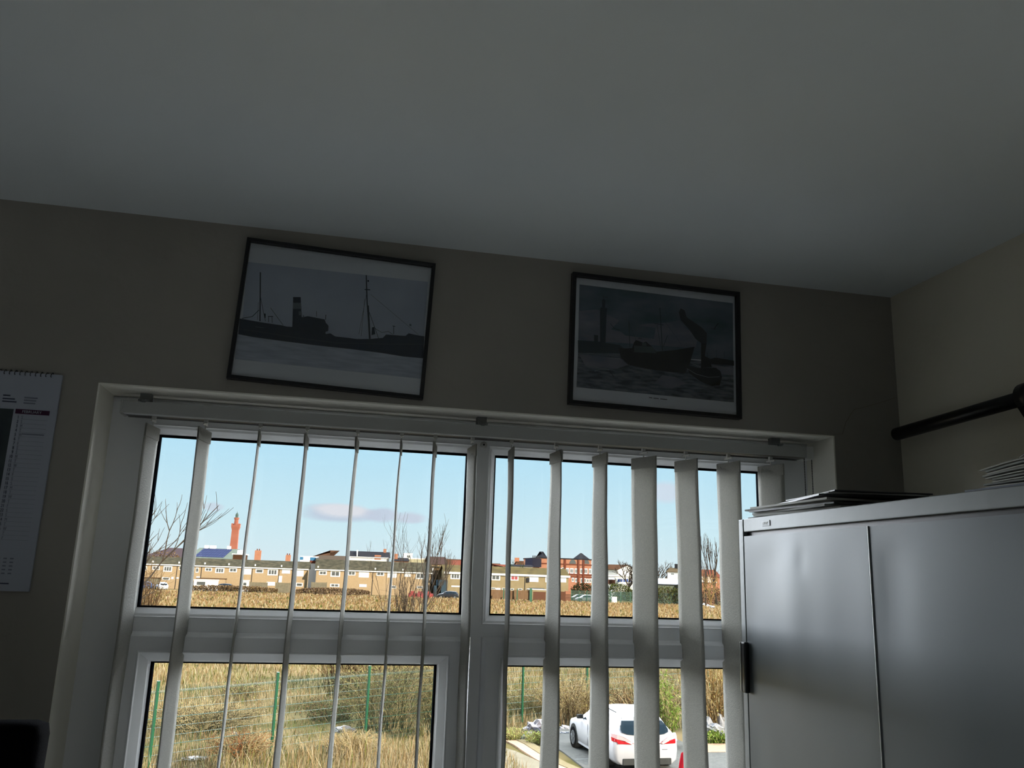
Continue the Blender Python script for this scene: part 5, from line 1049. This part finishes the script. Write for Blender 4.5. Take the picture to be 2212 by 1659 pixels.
# ---- person in red coat near the rear of the white car (mostly behind a slat)
skin = mat('skin', (208, 160, 132), .6); coat = mat('red_coat', (206, 28, 46), .75, bump=.3, bscale=14); trs = mat('dark_trousers', (36, 40, 52), .9); hair = mat('dark_hair', (44, 30, 24), .8); shoe = mat('black_shoes', (18, 18, 20), .6)
pp = atz(1494, 1604, 1.66); pr = thing('person', 'person in a red coat standing behind the white car, mostly hidden by a slat', 'person', (pp.x, pp.y, .035), radians(20))
def skinned(name, verts, edges, radii, m_, p, root=0, lv=2):
    me = bpy.data.meshes.new(name); me.from_pydata(verts, edges, []); o = bpy.data.objects.new(name, me); COL.objects.link(o); o.parent = p
    s = o.modifiers.new('s', 'SKIN'); s.use_smooth_shade = True
    for i, v in enumerate(me.skin_vertices[0].data): r = radii[i]; v.radius = (r, r) if not hasattr(r, '__len__') else r; v.use_root = (i == root)
    q_ = o.modifiers.new('u', 'SUBSURF'); q_.levels = lv; q_.render_levels = lv; me.materials.append(m_); return o
V = [(0,0,.95),(0,.01,1.12),(0,.0,1.30),(0,0,1.43),(0,-.01,1.50),(0,-.02,1.56),(0,-.02,1.64),(0,-.01,1.72)]; E_ = [(i, i+1) for i in range(7)]; Rr = [.14,.125,.15,.10,.05,.06,.088,.06]
for s_ in (-1, 1):
    b0 = len(V); V += [(s_*.10,0,.88),(s_*.105,-.01,.50),(s_*.105,.02,.10),(s_*.11,-.13,.04)]; Rr += [.085,.058,.042,.035]; E_ += [(0,b0),(b0,b0+1),(b0+1,b0+2),(b0+2,b0+3)]
    b0 = len(V); V += [(s_*.19,0,1.40),(s_*.25,.02,1.13),(s_*.24,-.09,.90),(s_*.235,-.12,.83)]; Rr += [.055,.042,.03,.03]; E_ += [(3,b0),(b0,b0+1),(b0+1,b0+2),(b0+2,b0+3)]
    h0 = b0+3
    for k, (dy, ln_) in enumerate(((-.03,.075),(-.01,.085),(.01,.08),(.03,.065))):
        f0 = len(V); V += [(s_*.24, -.12+dy, .79),(s_*.238, -.125+dy, .79-ln_*.5),(s_*.23, -.13+dy, .79-ln_)]; Rr += [.011,.009,.008]; E_ += [(h0,f0),(f0,f0+1),(f0+1,f0+2)]
    f0 = len(V); V += [(s_*.225,-.155,.825),(s_*.222,-.17,.80)]; Rr += [.011,.009]; E_ += [(h0,f0),(f0,f0+1)]
body = skinned('body', V, E_, Rr, skin, pr)
V = [(0,0,.80),(0,.0,1.0),(0,0,1.2),(0,0,1.36),(0,0,1.45)]; E_ = [(0,1),(1,2),(2,3),(3,4)]; Rr = [.19,.175,.175,.15,.085]
for s_ in (-1, 1): b0 = len(V); V += [(s_*.20,0,1.40),(s_*.265,.02,1.13),(s_*.25,-.085,.92)]; Rr += [.082,.066,.055]; E_ += [(3,b0),(b0,b0+1),(b0+1,b0+2)]
skinned('coat', V, E_, Rr, coat, pr)
V = [(0,0,.92)]; E_ = []; Rr = [.15]
for s_ in (-1, 1): b0 = len(V); V += [(s_*.10,0,.82),(s_*.105,-.01,.48),(s_*.105,.02,.11)]; Rr += [.105,.078,.062]; E_ += [(0,b0),(b0,b0+1),(b0+1,b0+2)]
skinned('trousers', V, E_, Rr, trs, pr)
for s_ in (-1, 1): o = skinned('shoe', [(s_*.108,.05,.055),(s_*.11,-.06,.05),(s_*.112,-.17,.04)], [(0,1),(1,2)], [.05,.05,.04], shoe, pr)
b = MB(); b.smooth = True; b.ball((0, .012, 1.675), .112, 16, 10, (.95, 1.0, 1.05)); b.ball((0, .06, 1.60), .09, 12, 8, (1, .7, 1.3)); b.build('hair', hair, pr)
for s_ in (-1, 1):
    MB().ball((s_*.033, -.098, 1.65), .011, 8, 6).build('eye', mat('eye_white', (225, 222, 215), .3), pr); MB().ball((s_*.09, -.01, 1.635), .022, 8, 6, (.4, .8, 1.2)).build('ear', skin, pr)
MB().prism([(-.014, 1.605), (.014, 1.605), (0, 1.65)], -.135, -.09).build('nose', skin, pr); MB().box(-.024, .024, -.11, -.095, 1.578, 1.588).build('mouth', mat('lips', (170, 90, 86), .6), pr)
bpy.context.view_layer.update()
